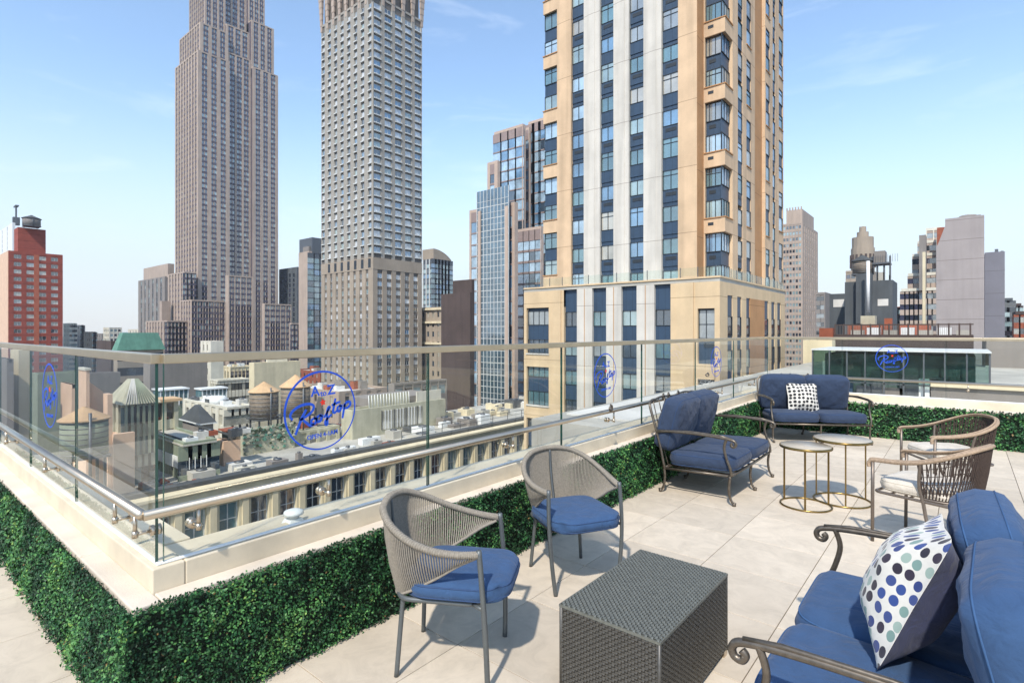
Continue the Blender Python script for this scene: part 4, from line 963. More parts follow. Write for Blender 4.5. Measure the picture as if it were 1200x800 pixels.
def soft(name, w, d, h, mt, parent, loc=(0, 0, 0), rot=(0, 0, 0), crown=.03, e=(.18, .18, .45), seg=22, cp=2, round_top=0, wrinkle=.004, pipe=None, seed=0, mt_back=None, uv=False):
    """padded cushion, centre at its origin: superellipsoid plan, crowned faces"""
    mb = MB(); r = random.Random(seed); ph = [r.uniform(0, 6) for _ in range(6)]
    def se(v, k): return math.copysign(abs(v)**k, v)
    vs = []; n = seg
    def P_(a, b_, top):                        # a,b in [-1,1] over the plan; top = +-1
        # square -> rounded square
        x, y = a, b_
        k = 1-.5*e[0]*(abs(x)**6)*(abs(y)**6)
        m_ = max(abs(x), abs(y)); edge = max(0, (m_-.80)/.20)
        cx_ = x*(1-.5*e[0]*abs(y)**8); cy_ = y*(1-.5*e[1]*abs(x)**8)
        if round_top: cx_ *= 1-round_top*max(0, (y-.35)/.65)**2.2
        q = math.sqrt(max(0, 1-edge**2))
        z = top*(h/2)*(e[2]+(1-e[2])*q)+top*crown*(1-abs(x)**cp)*(1-abs(y)**cp)
        wv = wrinkle*(math.sin(7*x+ph[0]+2*y)*math.sin(5*y+ph[1]))+wrinkle*.6*math.sin(13*x+ph[2])*math.sin(11*y+ph[3]+4*x)
        inset = 1-.035*(1-q)*0
        return Vector((cx_*w/2*inset, cy_*d/2*inset, z+top*wv*(1-edge)))
    g_ = [[None]*(n+1) for _ in range(n+1)]; idx = {}
    for t_ in (1, -1):
        for i in range(n+1):
            for j in range(n+1):
                a = -math.cos(math.pi*i/n) if False else (2*i/n-1); b_ = (2*j/n-1)
                a = math.copysign(abs(a)**.8, a); b_ = math.copysign(abs(b_)**.8, b_)
                idx[(t_, i, j)] = len(vs); vs.append(P_(a, b_, t_))
    fs = []; ms = []
    for t_ in (1, -1):
        for i in range(n):
            for j in range(n):
                q = (idx[t_, i, j], idx[t_, i+1, j], idx[t_, i+1, j+1], idx[t_, i, j+1]); fs.append(q if t_ == 1 else q[::-1]); ms.append(t_)
    ring = [(i, 0) for i in range(n)]+[(n, j) for j in range(n)]+[(i, n) for i in range(n, 0, -1)]+[(0, j) for j in range(n, 0, -1)]
    mids = []
    for (i, j) in ring:
        A, B_ = vs[idx[1, i, j]], vs[idx[-1, i, j]]; c = (A+B_)/2; o = Vector((c.x, c.y, 0)); o = o.normalized() if o.length else o
        mids.append(len(vs)); vs.append(c+o*min(.018, h*.12))
    R_ = len(ring)
    for k in range(R_):
        (i, j), (i2, j2) = ring[k], ring[(k+1) % R_]
        fs.append((idx[1, i, j], mids[k], mids[(k+1) % R_], idx[1, i2, j2])); ms.append(2); fs.append((mids[k], idx[-1, i, j], idx[-1, i2, j2], mids[(k+1) % R_])); ms.append(-2)
    for f_, k in zip(fs, ms): mb.add([], [], mt)
    o_ = len(mb.v); mb.v += [tuple(v) for v in vs]
    for f_, k in zip(fs, ms): mb.f.append(f_); mb.m.append(mb.mi(mt_back if (mt_back and k < 0) else mt)); mb.sm.append(True)
    ob = mb.build(name, parent); ob.location = loc; ob.rotation_euler = rot
    if uv:
        ul = ob.data.uv_layers.new(name='UVMap')
        for lp in ob.data.loops:
            v = ob.data.vertices[lp.vertex_index].co; ul.data[lp.index].uv = (v.x+.5, v.y+.5)
    if pipe:
        for t_ in (1, -1):
            pp = [vs[idx[t_, i, j]]+Vector((0, 0, 0)) for (i, j) in ring]
            pb = MB(); pb.tube(pp[::1], .0036, pipe, 6, closed=True); po = pb.build('piping', ob)
    return ob
def rsq(hw, hd, r, n=6, z=0, cy=0):
    out = []
    for (sx, sy, a0) in ((1, 1, 0), (-1, 1, 90), (-1, -1, 180), (1, -1, 270)):
        for k in range(n+1): a = math.radians(a0+90*k/n); out.append((sx*(hw-r)+r*math.cos(a), cy+sy*(hd-r)+r*math.sin(a), z))
    return out
def yawto(fx, fy): return math.atan2(-fx, fy)       # turns local +Y (front) to the given direction

def rope_chair(label, x, y, fx, fy, seed):
    t = thing('rope_chair', label, 'chair', (x, y, 0), yawto(fx, fy), 'grey rope armchairs with blue seat cushions')
    half = [(.295, .285, .650), (.318, .17, .652), (.335, .03, .668), (.325, -.12, .705), (.275, -.25, .757), (.185, -.335, .798), (.09, -.365, .815), (0, -.372, .82)]
    rim = cat(half+[(-a, b, c) for a, b, c in half[-2::-1]], 10)
    lowh = [(.290, .272, .632), (.285, .16, .585), (.272, .04, .52), (.25, -.09, .455), (.215, -.20, .405), (.15, -.262, .385), (.075, -.285, .38), (0, -.29, .38)]
    KX, KY = .9, .82
    rim = [Vector((p.x*KX, p.y*KY, p.z)) for p in rim]; low = [Vector((p[0]*KX, p[1]*KY, p[2])) for p in cat(lowh+[(-a, b, c) for a, b, c in lowh[-2::-1]], 10)]
    m = MB(); m.tube(rim, .0165, MF['rope'], 10)
    N = 150                                                    # the rim is wrapped too
    for k in range(N):
        q = k/(N-1)*(len(rim)-1); i = min(int(q), len(rim)-2); p = rim[i].lerp(rim[i+1], q-i); d = (rim[i+1]-rim[i]).normalized()
        n1 = d.orthogonal().normalized(); n2 = d.cross(n1); c = [p+(n1*math.cos(a)+n2*math.sin(a))*.0172+d*.002*math.sin(a) for a in [2*math.pi*j/8 for j in range(8)]]
        m.tube(c, .0028, MF['rope'], 4, closed=True)
    m.build('rim', t)
    r = MB(); K = 128; rr = random.Random(seed)
    for k in range(K):
        q = (k+.5)/K
        def at_(L_, q): s = q*(len(L_)-1); i = min(int(s), len(L_)-2); return L_[i].lerp(L_[i+1], s-i)
        a, b = at_(rim, q), at_(low, .5+(q-.5)*.985)
        mid = (a+b)/2; out = Vector((mid.x, mid.y+.05, 0)); out = out.normalized()*.012 if out.length else out
        r.tube([a, a.lerp(b, .33)+out, a.lerp(b, .66)+out, b], .0044, MF['rope'], 5, cap=False)
    r.build('rope_back', t)
    f_ = MB(); f_.tube(low, .008, MF['rope'], 8)
    f_.tube(rsq(.225, .225, .09, z=.395, cy=.03), .0125, MF['gmetal'], 8, closed=True)
    for yy in (-.09, .03, .15): f_.tube([(-.22, yy, .395), (.22, yy, .395)], .008, MF['gmetal'], 6)
    f_.tube(cat([(0, -.195, .395), (0, -.235, .46), (0, -.283, .65), (0, -.302, .81)], 5), .010, MF['gmetal'], 8)
    f_.build('frame', t)
    for s in (-1, 1):
        l_ = MB(); l_.tube(cat([(s*.266, .240, .672), (s*.272, .256, .5), (s*.268, .268, .33), (s*.252, .274, .15), (s*.232, .275, 0)], 5), .0135, MF['gmetal'], 10)
        l_.tube([(s*.222, .2, .395), (s*.270, .263, .395)], .010, MF['gmetal'], 8); l_.build('leg', t)
        l_ = MB(); l_.tube(cat([(s*.175, -.165, .395), (s*.185, -.175, .25), (s*.205, -.19, 0)], 5), .0125, MF['gmetal'], 10); l_.build('leg', t)
    soft('seat_cushion', .50, .54, .085, MF['blue'], t, (0, .10, .447), crown=.014, e=(.42, .42, .62), pipe=MF['pipeb'], seed=seed, wrinkle=.0035)
    return t
rope_chair('grey rope armchair with blue cushion nearest the sharp parapet corner', -2.095, 1.985, .86, .50, 3)
rope_chair('grey rope armchair with blue cushion, the farther one behind the wicker table', -2.15, 3.22, .87, -.48, 5)

def net_chair(label, x, y, fx, fy, seed):
    t = thing('net_chair', label, 'chair', (x, y, 0), yawto(fx, fy), 'brown net back armchairs with white seat cushions')
    half = [(.300, .315, .600), (.300, .318, .632), (.300, .298, .655), (.302, .25, .662), (.312, .12, .672), (.325, -.03, .70), (.315, -.16, .745), (.262, -.27, .795), (.165, -.335, .828), (.08, -.355, .838), (0, -.36, .84)]
    rim = cat(half+[(-a, b, c) for a, b, c in half[-2::-1]], 8)
    m = MB(); m.tube(rim, .0155, MF['wrap'], 10); rim2 = [p+Vector((-p.x*.07, .012, .009)) for p in rim[12:-12]]; m.tube(rim2, .009, MF['wrap'], 8)
    m.build('rim', t)
    lowh = [(.272, -.04, .425), (.262, -.14, .422), (.215, -.235, .42), (.13, -.285, .418), (0, -.30, .418)]
    low = cat(lowh+[(-a, b, c) for a, b, c in lowh[-2::-1]], 10)
    L0 = [i for i, p in enumerate(rim) if p.y < -.02]; up = rim[L0[0]:L0[-1]+1]
    def at_(L_, q): s = q*(len(L_)-1); i = min(int(s), len(L_)-2); return L_[i].lerp(L_[i+1], s-i)
    r = MB(); K = 46
    for k in range(K+1):
        q = k/K; a, b = at_(up, q), at_(low, q)
        r.tube([a, a.lerp(b, .5)+Vector((0, -.006, 0)), b], .0045, MF['ropeb'], 5, cap=False)
        q2 = min(1, max(0, q+.05*(1 if k % 2 else -1))); r.tube([a, at_(low, q2)], .0028, MF['ropeb'], 5, cap=False)
    for z in (.2, .4, .6, .8): 
        r.tube([at_(up, q/24).lerp(at_(low, q/24), z) for q in range(25)], .0028, MF['ropeb'], 5, cap=False)
    r.build('net_back', t)
    f_ = MB(); f_.tube(low, .010, MF['bmetal'], 8); f_.tube(rsq(.275, .27, .05, z=.405, cy=.02), .012, MF['bmetal'], 8, closed=True)
    for yy in (-.1, .05, .18): f_.tube([(-.27, yy, .405), (.27, yy, .405)], .008, MF['bmetal'], 6)
    f_.build('frame', t)
    for s in (-1, 1):
        l_ = MB(); l_.tube([(s*.300, .290, .645), (s*.298, .292, .4), (s*.295, .295, 0)], .0130, MF['bmetal'], 10); l_.build('leg', t)
        l_ = MB(); l_.tube(cat([(s*.322, -.05, .70), (s*.305, -.035, .60), (s*.285, -.03, .50), (s*.278, -.05, .40), (s*.276, -.09, .2), (s*.280, -.20, 0)], 5), .0125, MF['bmetal'], 10); l_.build('leg', t)
    soft('seat_cushion', .53, .53, .095, MF['cream'], t, (0, .02, .468), crown=.018, e=(.3, .3, .6), pipe=MF['pipec'], seed=seed)
    return t
net_chair('brown net back armchair with white cushion, the nearer one beside the gold side tables', -.20, 5.47, -.95, .31, 2)
net_chair('brown net back armchair with white cushion, the farther one in front of the end hedge', -.12, 7.15, -.86, -.51, 4)

def scroll(c, r, n=12, turns=1.1, a0=90, sg=1):      # small spiral in the local YZ plane
    return [(c[0], c[1]+sg*r*(1-.6*k/n)*math.cos(math.radians(a0-360*turns*k/n)), c[2]+r*(1-.6*k/n)*math.sin(math.radians(a0-360*turns*k/n))) for k in range(n+1)]
def loveseat(label, x, y, fx, fy, fab, pipe, seed, foot=True):
    """local +Y front; origin under the middle of the front rail"""
    t = thing('loveseat', label, 'loveseat', (x, y, 0), yawto(fx, fy), 'blue cushioned bronze loveseats')
    w = .69; br = MF['bronze']
    f_ = MB()
    for s in (-1, 1):
        f_.tube([(s*(w-.0), -.02, .285), (s*(w-.02), -.70, .255)], .013, br, 8)
    f_.tube([(-w, 0, .285), (0, .012, .285), (w, 0, .285)], .014, br, 8); f_.tube([(-w, -.68, .262), (w, -.68, .262)], .013, br, 8)
    for k in range(7): xx = -w+.1+k*(2*w-.2)/6; f_.box(xx-.02, xx+.02, -.68, -.01, .272, .278, br)
    f_.build('seat_frame', t)
    b_ = MB()
    for s in (-1, 1):
        b_.tube(cat([(s*(w-.01), -.68, .262), (s*(w-.005), -.73, .5), (s*(w-.01), -.80, .74), (s*(w-.03), -.855, .90), (s*(w-.10), -.868, .945), (s*(w-.2), -.87, .95)], 5), .014, br, 10)
        b_.tube([(p[1]+.875+s*(w-.085), -.872, p[2]) for p in scroll((0, 0 , .955), .035, sg=-s)], .010, br, 8)
        b_.tube([(p[1]+s*(.13), -.872, p[2]) for p in scroll((0, 0, .955), .035, sg=s)], .010, br, 8)
    b_.tube(cat([(-w+.2, -.87, .95), (-.3, -.875, .965), (0, -.875, .945), (.3, -.875, .965), (w-.2, -.87, .95)], 5), .012, br, 8)
    for k in range(9): xx = -w+.13+k*(2*w-.26)/8; b_.tube(cat([(xx, -.69, .27), (xx, -.76, .5), (xx, -.868, .957)], 4), .006, br, 6)
    b_.build('back_frame', t)
    for s in (-1, 1):
        a_ = MB(); X = s*(w+.012)
        a_.tube(cat([(X-s*.01, -.765, .635), (X, -.6, .655), (X, -.35, .662), (X, -.12, .655), (X, .02, .640), (X, .055, .615), (X, .05, .585), (X, .025, .578), (X, .012, .597), (X, .024, .612)], 6), [.016]*0 or .0145, br, 10)
        a_.tube([(X-.0, -.75, .650), (X, -.4, .677), (X, -.1, .670), (X, .02, .652)], .010, br, 8)
        a_.tube(cat([(X, -.03, .648), (X, -.055, .56), (X, -.03, .45), (X, .005, .36), (s*w, .012, .285)], 5), .0135, br, 10)
        a_.build('arm', t)
    def leg(X, Y, back):
        l_ = MB(); q = -1 if back else 1
        l_.tube(cat([(X, Y, .28), (X, Y-q*.012, .18), (X, Y-q*.004, .09), (X, Y+q*.018, .035), (X, Y+q*.036, .018)], 5), [.0135]*10+[.012]*11, br, 10)
        l_.tube([(X, Y+q*.036+q*.018*math.cos(a), .0185+.0*a+.006+.006*math.sin(a)) for a in (0, 1.5, 3)], .0115, br, 8)
        l_.lathe((X, Y+q*.036, 0), [(.014, 0), (.019, .006), (.019, .022), (.012, .03)], br, 12)
        l_.build('leg', t)
    for X in (-w, 0, w): leg(X, 0, False); leg(X*.98, -.69, True)
    for s in (-1, 1):
        soft('seat_cushion', .665, .68, .145, fab, t, (s*.337, -.315, .372), (math.radians(2), 0, 0), crown=.016, e=(.22, .22, .72), pipe=pipe, seed=seed+s, wrinkle=.004)
        soft('back_cushion', .68, .56, .20, fab, t, (s*.337, -.695+.02*s, .705+.006*s), (math.radians(76), 0, math.radians(2*s)), crown=.042, e=(.2, .2, .66), pipe=pipe, seed=seed+7+s, round_top=.015, wrinkle=.007)
    return t
loveseat('dark blue loveseat standing sideways against the long hedge', -1.755, 6.15, 1, 0.0, MF['navy'], MF['pipeb'], 11)
loveseat('navy loveseat in the far corner of the terrace holding a black and white pillow', -1.665, 9.365, .529, -.848, MF['navy'], MF['pipeb'], 21)
loveseat('large blue loveseat in the near right corner holding the polka dot pillow', -.56, 2.64, -1, 0, MF['blue'], MF['pipel'], 31)
# throw pillows
PD = dots('polka_dot_fabric', 'd6d0c4', ['1d1a2c', '22356e', '2a1f33', '748f86', '2a4380', '231a2a', '93a598', '33447a'], 19, .36, (1.25, .92, 1), .3)
BW = dots('black_dot_fabric', 'd0cbc0', ['15151a', '1c1c22', '111114'], 17, .36, (1, 1, 1), .25)
def pillow(name, label, s, th, front, back, loc, mtx, seed):
    o = soft(name, s, s, .05, front, None, crown=th/2, cp=2.6, e=(.12, .12, .22), seed=seed, mt_back=back, uv=True, wrinkle=.006)
    for v in o.data.vertices:                        # knife-edge seam and pulled-in sides
        m_ = max(abs(v.co.x), abs(v.co.y))/(s/2); k = min(abs(v.co.x), abs(v.co.y))/(s/2)
        v.co.z *= max(.15, 1-max(0, m_-.45)**1.6*1.9); q = 1-.07*(1-k)*(m_**3); v.co.x *= q; v.co.y *= q
    o.matrix_world = mtx; o.location = loc; prop(o, label, 'pillow'); return o
def frame_from(nrm, up):
    z = Vector(nrm).normalized(); y = Vector(up); y = (y-z*y.dot(z)).normalized(); x = y.cross(z)
    return Matrix((x, y, z)).transposed().to_4x4()
pillow('throw_pillow', 'white throw pillow with blue, black and mint dots on the near blue loveseat', .56, .23, PD, MF['pback'], (-.16, 2.66, .70), frame_from((-.93, -.05, .40), (.3, .10, 1)), 3)
pillow('throw_pillow', 'small white pillow with black dots on the far navy loveseat', .46, .15, BW, BW, (-1.985, 9.70-.02, .64), frame_from((.50, -.82, .28), (0, 0, 1)), 4)

# nesting side tables
def side_table(label, x, y, r, h, a0):
    t = thing('side_table', label, 'table', (x, y, 0), a0, 'pair of nesting gold side tables')
    m = MB(); m.lathe((0, 0, h-.022), [(r-.004, 0), (r, .004), (r, .018), (r-.004, .022)], MF['gold'], 48); m.lathe((0, 0, h), [(r-.012, .0005), (r-.012, .003)], MF['marble'], 48); m.build('table_top', t)
    m = MB(); m.tube([(r*.96*math.cos(a), r*.96*math.sin(a), .009) for a in [2*math.pi*k/48 for k in range(48)]], .009, MF['gold'], 8, closed=True); m.build('base_ring', t)
    for k in range(3): a = 2*math.pi*k/3; m = MB(); m.box(r*.96*math.cos(a)-.0065, r*.96*math.cos(a)+.0065, r*.96*math.sin(a)-.0065, r*.96*math.sin(a)+.0065, .012, h-.02, MF['gold']); m.build('leg', t)
side_table('smaller and lower round gold side table, the left one of the nesting pair', -1.19, 5.94, .233, .586, math.radians(160))
side_table('larger and taller round gold side table beside the lower one', -.94, 6.33, .262, .625, math.radians(-75))

# wicker table with real over-and-under weave
def wicker():
    x0, x1, y0, y1, h = -1.462, -.958, 2.112, 2.945, .43
    t = thing('wicker_table', 'dark grey wicker coffee table in front of the rope chairs', 'table', ((x0+x1)/2, (y0+y1)/2, 0)); off = -t.location
    wk = MF['wick']; core_ = mat('wicker_shadow_gap', S('1b1b1a'), .8)
    def weave(mb, O, U, V, Nn, lu, lv, su, sv, wk=wk):
        O, U, V, Nn = Vector(O), Vector(U), Vector(V), Vector(Nn); nu, nv = round(lu/su), round(lv/sv); su, sv = lu/nu, lv/nv
        for j in range(nv):
            for i in range(nu):
                hz_ = (i+j) % 2 == 0; D1, D2, l1, l2 = (U, V, su, sv) if hz_ else (V, U, sv, su)
                C = O+U*((i+.5)*su)+V*((j+.5)*sv)+Nn*random.uniform(-.0005, .0005); L_ = l1*.68; w_ = l2*(.42 if hz_ else .36)
                vs = []
                for q, hh in ((-1, -.0022), (-.6, .0018), (0, .0032), (.6, .0018), (1, -.0022)):
                    p = C+D1*(L_*q)
                    vs += [p-D2*w_+Nn*(hh-.0012), p+Nn*hh, p+D2*w_+Nn*(hh-.0012)]
                fs = []
                for k in range(4): o = k*3; fs += [(o, o+3, o+4, o+1), (o+1, o+4, o+5, o+2)]
                if not hz_: fs = [f_[::-1] for f_ in fs]
                mb.add(vs, fs, wk, True)
    b = MB(); b.box(x0+.006, x1-.006, y0+.006, y1-.006, .03, h-.016, core_)
    weave(b, (x0+.008, y0+.004, .03), (1, 0, 0), (0, 0, 1), (0, -1, 0), x1-x0-.016, h-.05, .0155, .0115)
    weave(b, (x1-.004, y0+.008, .03), (0, 1, 0), (0, 0, 1), (1, 0, 0), y1-y0-.016, h-.05, .0155, .0115)
    weave(b, (x0+.004, y1-.008, .03), (0, -1, 0), (0, 0, 1), (-1, 0, 0), y1-y0-.016, h-.05, .0155, .0115)
    weave(b, (x1-.008, y1-.004, .03), (-1, 0, 0), (0, 0, 1), (0, 1, 0), x1-x0-.016, h-.05, .0155, .0115)
    for (cx, cy) in ((x0+.008, y0+.008), (x1-.008, y0+.008), (x1-.008, y1-.008), (x0+.008, y1-.008)): b.tube([(cx, cy, .025), (cx, cy, h-.018)], .009, wk, 8)
    b.build('body', t, off=off)
    p = MB(); p.box(x0, x1, y0, y1, h-.018, h-.006, MF['wickt']); weave(p, (x0+.006, y0+.006, h-.003), (1, 0, 0), (0, 1, 0), (0, 0, 1), x1-x0-.012, y1-y0-.012, .0135, .0135, MF['wickt']); p.build('table_top', t, off=off)
    for (cx, cy) in ((x0+.03, y0+.03), (x1-.03, y0+.03), (x1-.025, y1-.025), (x0+.03, y1-.03)):
        l_ = MB(); l_.box(cx-.022, cx+.022, cy-.022, cy+.022, 0, .03, MT['steel']); l_.build('foot', t, off=off)
wicker()

# ================================================================== rooftops below, seen through the glass
ZR = -13.4
def facade_building():
    X = -54.7; ya, yb = -6.0, 104.0
    B = Bldg('pilastered_building', 'long cream building with tall windows between pilasters just below the glass railing', 'building', (X-10, 45, ZS))
    t = .55; B.wall.box(X-21, X-t, ya, yb, ZS, ZR, M['roofg']); f = ('+X', X)
    B.wall.bf(f, ya, yb, ZR-1.3, ZR+.25, -t, .25, M['cream']); B.wall.bf(f, ya, yb, ZR+.25, ZR+.5, -t-.3, .5, M['cream'])
    B.wall.bf(f, ya, yb, ZR, ZR+.9, -t-1.5, -t-.31, M['roofd'])
    y = ya+.2; gs = [gl('teal'), gl('deep'), gl('mauve'), gl('pale'), gl('dark')]
    zz = [(-19.6, -14.95), (-24.9, -20.3), (-29.9, -25.5)]
    while y < yb-2.9:
        B.wall.bf(f, y, y+1.15, ZS, ZR-1.3, -t, 0, M['cream']); B.wall.bf(f, y+.27, y+.88, ZS, ZR-1.3, 0, .16, M['cream'])
        e = ZR-1.3
        for (a, b) in zz:
            B.wall.bf(f, y+1.15, y+3.0, b, e, -t, -t+.3, M['cream']); B.window(f, y+1.15, y+3.0, a, b, -t, random.choice(gs), M['lframe'], (.5,), (.33, .66), .09); e = a
        B.wall.bf(f, y+1.15, y+3.0, ZS, e, -t, -t+.3, M['cream']); y += 3.0
    r = B.part('roof_units')
    for i in range(58):
        yy = random.uniform(44, 98); xx = X-random.uniform(4, 18); m = random.choice(['whitem', 'roofw', 'steel', 'roofg', 'cream', 'taupe'])
        sx, sy, sz = random.uniform(.8, 3), random.uniform(.8, 3), random.uniform(.4, 1.6); hvac(r, xx, yy, ZR, sx, sy, sz, m)
    for i in range(14): yy = 46+i*3.6; r.box(X-2.2, X-2.14, yy, yy+.06, ZR, ZR+2.0, M['frame'])
    r.box(X-2.2, X-2.14, 46, 93, ZR+1.95, ZR+2.0, M['frame']); r.box(X-2.2, X-2.14, 46, 93, ZR+1.4, ZR+1.44, M['frame'])
    for i in range(6): yy = 6+i*4.2; hvac(r, X-3.5-random.random()*3, yy, ZR, 1.6, 2.2, random.uniform(.4, 1.1), random.choice(['roofw', 'steel', 'rust', 'roofg']))
    rr = random.Random(5)
    for i in range(34):
        yy = rr.uniform(3, 47); xx = X-rr.uniform(2.8, 5.2); hvac(r, xx, yy, ZR, rr.uniform(.5, 1.6), rr.uniform(.5, 2), rr.uniform(.25, .9), rr.choice(['roofw', 'whitem', 'steel', 'creamw', 'taupe', 'roofg', 'rust']))
    for i in range(4): yy = 4+i*10; r.tube([(X-2.6, yy, ZR+.25), (X-2.6, yy+rr.uniform(3, 7), ZR+.25), (X-4.5, yy+7.2, ZR+.25)], .12, M['steel'], 6)
    B.finish(100)
facade_building()
def clutter(B, a, b, c, d, z, seed=1):
    r = random.Random(seed); p = B.part('roof_ducts')
    if b-a < 5 or d-c < 5: return
    for i in range(3):
        x, y = r.uniform(a+1, b-3), r.uniform(c+1, d-2); L1 = r.uniform(2, min(9, d-y)); p.box(x, x+.5, y, y+L1, z+.1, z+.6, M['steel'] if i % 2 else M['whitem']); p.box(x, min(b-.5, x+r.uniform(1, 4)), y, y+.5, z+.12, z+.58, M['whitem'])
    for i in range(5): x, y = r.uniform(a+1, b-1), r.uniform(c+1, d-1); p.tube([(x, y, z), (x, y, z+r.uniform(.6, 1.8))], .09, M['steel'], 6)
    for i in range(5): hvac(p, r.uniform(a+1.5, b-1.5), r.uniform(c+1.5, d-1.5), z, r.uniform(.7, 2), r.uniform(.7, 2), r.uniform(.4, 1.3), r.choice(['whitem', 'steel', 'roofw', 'cream', 'taupe', 'rust']))
    for i in range(3): x, y = r.uniform(a+1, b-3), r.uniform(c+1, d-3); B.wall.box(x, x+r.uniform(1.5, 3), y, y+r.uniform(1.5, 3), z+.0, z+.012+.004*i, M[r.choice(['roofd', 'roofw', 'roofg'])])
def low(name, label, uc, D, ul, ur, vt, wm, gs=('dark',), nY=0, nX=0, wY=1.4, wX=1.4, fn=None, cap=40, group=None, rm='roofg', par=.35, zb=ZS, **kw):
    return simple(name, label, 'building', uc, D, ul, ur, vt, wm, wm, gs, nY=nY, nX=nX, wY=wY, wX=wX, fn=(lambda B, a, b, c, d, z: (clutter(B, a, b, c, d, z, int(uc)) if (D < 170 and name not in ('hip_roof_house', 'conservatory_building', 'mansard_building')) else None, fn(B, a, b, c, d, z) if fn else None)), cap=cap, par=par, **kw)
def g1(B, a, b, c, d, z):
    p = B.part('roof'); p.box(a, b+.1, c-.1, d, z-.02, z+.12, M['roofg'])
    q = B.part('roof_units')
    for i, m in enumerate(['whitem', 'roofw', 'redp', 'steel', 'roofw']): hvac(q, b-1-1.3*(i % 3), c+1+1.5*i, z+.12, .9, 1.2, .5+.3*(i % 2), m)
    for i in range(3): p.box(a+1, b-.5, c+.8+2.2*i, c+.9+2.2*i, z+.12, z+.3, M['roofd'])
    w = B.part('awning')
    for k in range(4): y = c+.5+k*(d-c-1)/4; w.box(b+.02, b+.12, y, y+(d-c-1)/4-.5, z-2.4, z-1.2, M['whitem'])
    for k in range(3): x = a+.6+k*(b-a-1)/3; w.box(x, x+(b-a-1)/3-.5, c-.12, c-.02, z-2.4, z-1.2, M['whitem'])
low('green_shop_building', 'low green painted building with white window shades below the glass', 215, 55, 160, 254, 523, 'greend', ('dark', 'deep'), nY=3, nX=4, wY=1.2, wX=1.3, fn=g1, pitch=3.9, h=1.5)
def g2(B, a, b, c, d, z):
    p = B.part('glass_top'); p.box(a+.6, b-.02, c+.5, d, z, z+1.4, gl('dark')); p.box(a+.3, b+.1, c+.2, d+.1, z+1.4, z+1.55, M['rust'])
low('salmon_stair_tower', 'narrow salmon plastered stair tower with a dark glass top beside the green building', 262, 61, 252, 282, 521, 'salmon', fn=g2)
def g3(B, a, b, c, d, z):
    p = B.part('climbing_plants'); n = 260
    for i in range(n):
        y = random.uniform(c, d); zz = z+.6-abs(random.gauss(0, 1.5)); s = random.uniform(.06, .24)
        p.pyramid(b+.0, b+.08+s*.5, y-s, y+s, zz-s*.7, zz+s*.7, M[random.choice(['greenp', 'greend', 'greenc', 'ivy'])], .2, .3)
M['ivy'] = mat('dark_ivy', S('3c4a34'), .9, var=.3, scale=4)
low('vine_building', 'pale green walled roof house overgrown with dark climbing plants', 285, 66, 280, 346, 508, 'greenp', fn=g3)
low('green_roof_house', 'pale green roof house behind the near glass decal', 347, 72, 340, 398, 509, 'greenp', ('dark', 'cream'), nX=4, wX=1.0, pitch=3.5, h=1.6)
def g5(B, a, b, c, d, z):
    p = B.part('glazed_wall'); y0, y1 = c+(d-c)*.28, c+(d-c)*.72
    n = 14
    for k in range(n): y = y0+(y1-y0)*k/n; p.box(b+.02, b+.08, y+.06, y+(y1-y0)/n-.04, z-3.0, z-.3, gl('cream')); p.box(b+.02, b+.12, y-.05, y+.05, z-3.0, z-.2, M['frame' if k % 4 == 0 else 'whitem'])
    q = B.part('skylight'); x0, x1, yy0, yy1 = a+1.5, b-1.0, c+(d-c)*.2, c+(d-c)*.62
    h = 2.0; q.add([(x1, yy0, z), (x1, yy1, z), (x0, yy1, z+h), (x0, yy0, z+h), (x0, yy0, z), (x0, yy1, z)], [(0, 1, 2, 3), (0, 3, 4), (1, 5, 2), (3, 2, 5, 4)], M['greenp'])
    for k in range(15):
        y = yy0+(yy1-yy0)*k/14; q.tube([(x1, y, z+.05), (x0, y, z+h+.05)], .07, M['whitem'], 4)
    r = B.part('rooftop_room'); r.box(a+2, b-.5, c+(d-c)*.68, d-.5, z, z+1.9, M['creamw']); r.box(a-6, a+1, c+(d-c)*.3, d, z, z+1.2, M['taupe'])
low('skylight_building', 'sage green building with a ribbed sloping skylight right of the near decal', 413, 76, 400, 522, 484, 'greenp', ('cream',), fn=g5, rm='roofg')
low('canopy_building', 'flat grey roofed building with a thin canopy at the foot of the crowned tower', 462, 104, 455, 524, 452, 'taupe', ('dark', 'pale'), nX=6, wX=2, pitch=3.4, h=1.8, rm='roofw')
def g10(B, a, b, c, d, z):
    q = B.part('roof_units')
    q.lathe(((a+b)/2, (c+d)/2, z), [(1.6, 0), (1.6, .8), (1.2, 1.2)], M['whitem'], 14)
    for k in range(6): hvac(q, a+2+2.2*k, c+1+(k % 3)*1.4, z, 1.2, 1.3, .6+.3*(k % 2), ['steel', 'whitem', 'roofw'][k % 3])
    B.part('roof').box(a+.4, b-.4, c+.4, d-.4, z-.02, z+.05, M['roofw'])
low('white_roof_building', 'white roofed building crowded with pale vents left of the water tanks', 266, 80, 214, 297, 480, 'creamw', ('dark', 'cream'), nY=6, nX=4, pitch=3.4, h=1.5, fn=g10, rm='roofw')
def g11(B, a, b, c, d, z): B.part('hip_roof').pyramid(a-.3, b+.3, c-.3, d+.3, z, z+2.0, M['roofd'], .42, .42); B.part('roof_edge').box(a-.35, b+.35, c-.35, d+.35, z-.15, z, M['whitem'])
low('hip_roof_house', 'small dark hip roofed house in front of the white roofed building', 236, 69, 214, 250, 496, 'taupe', fn=g11, par=.05)
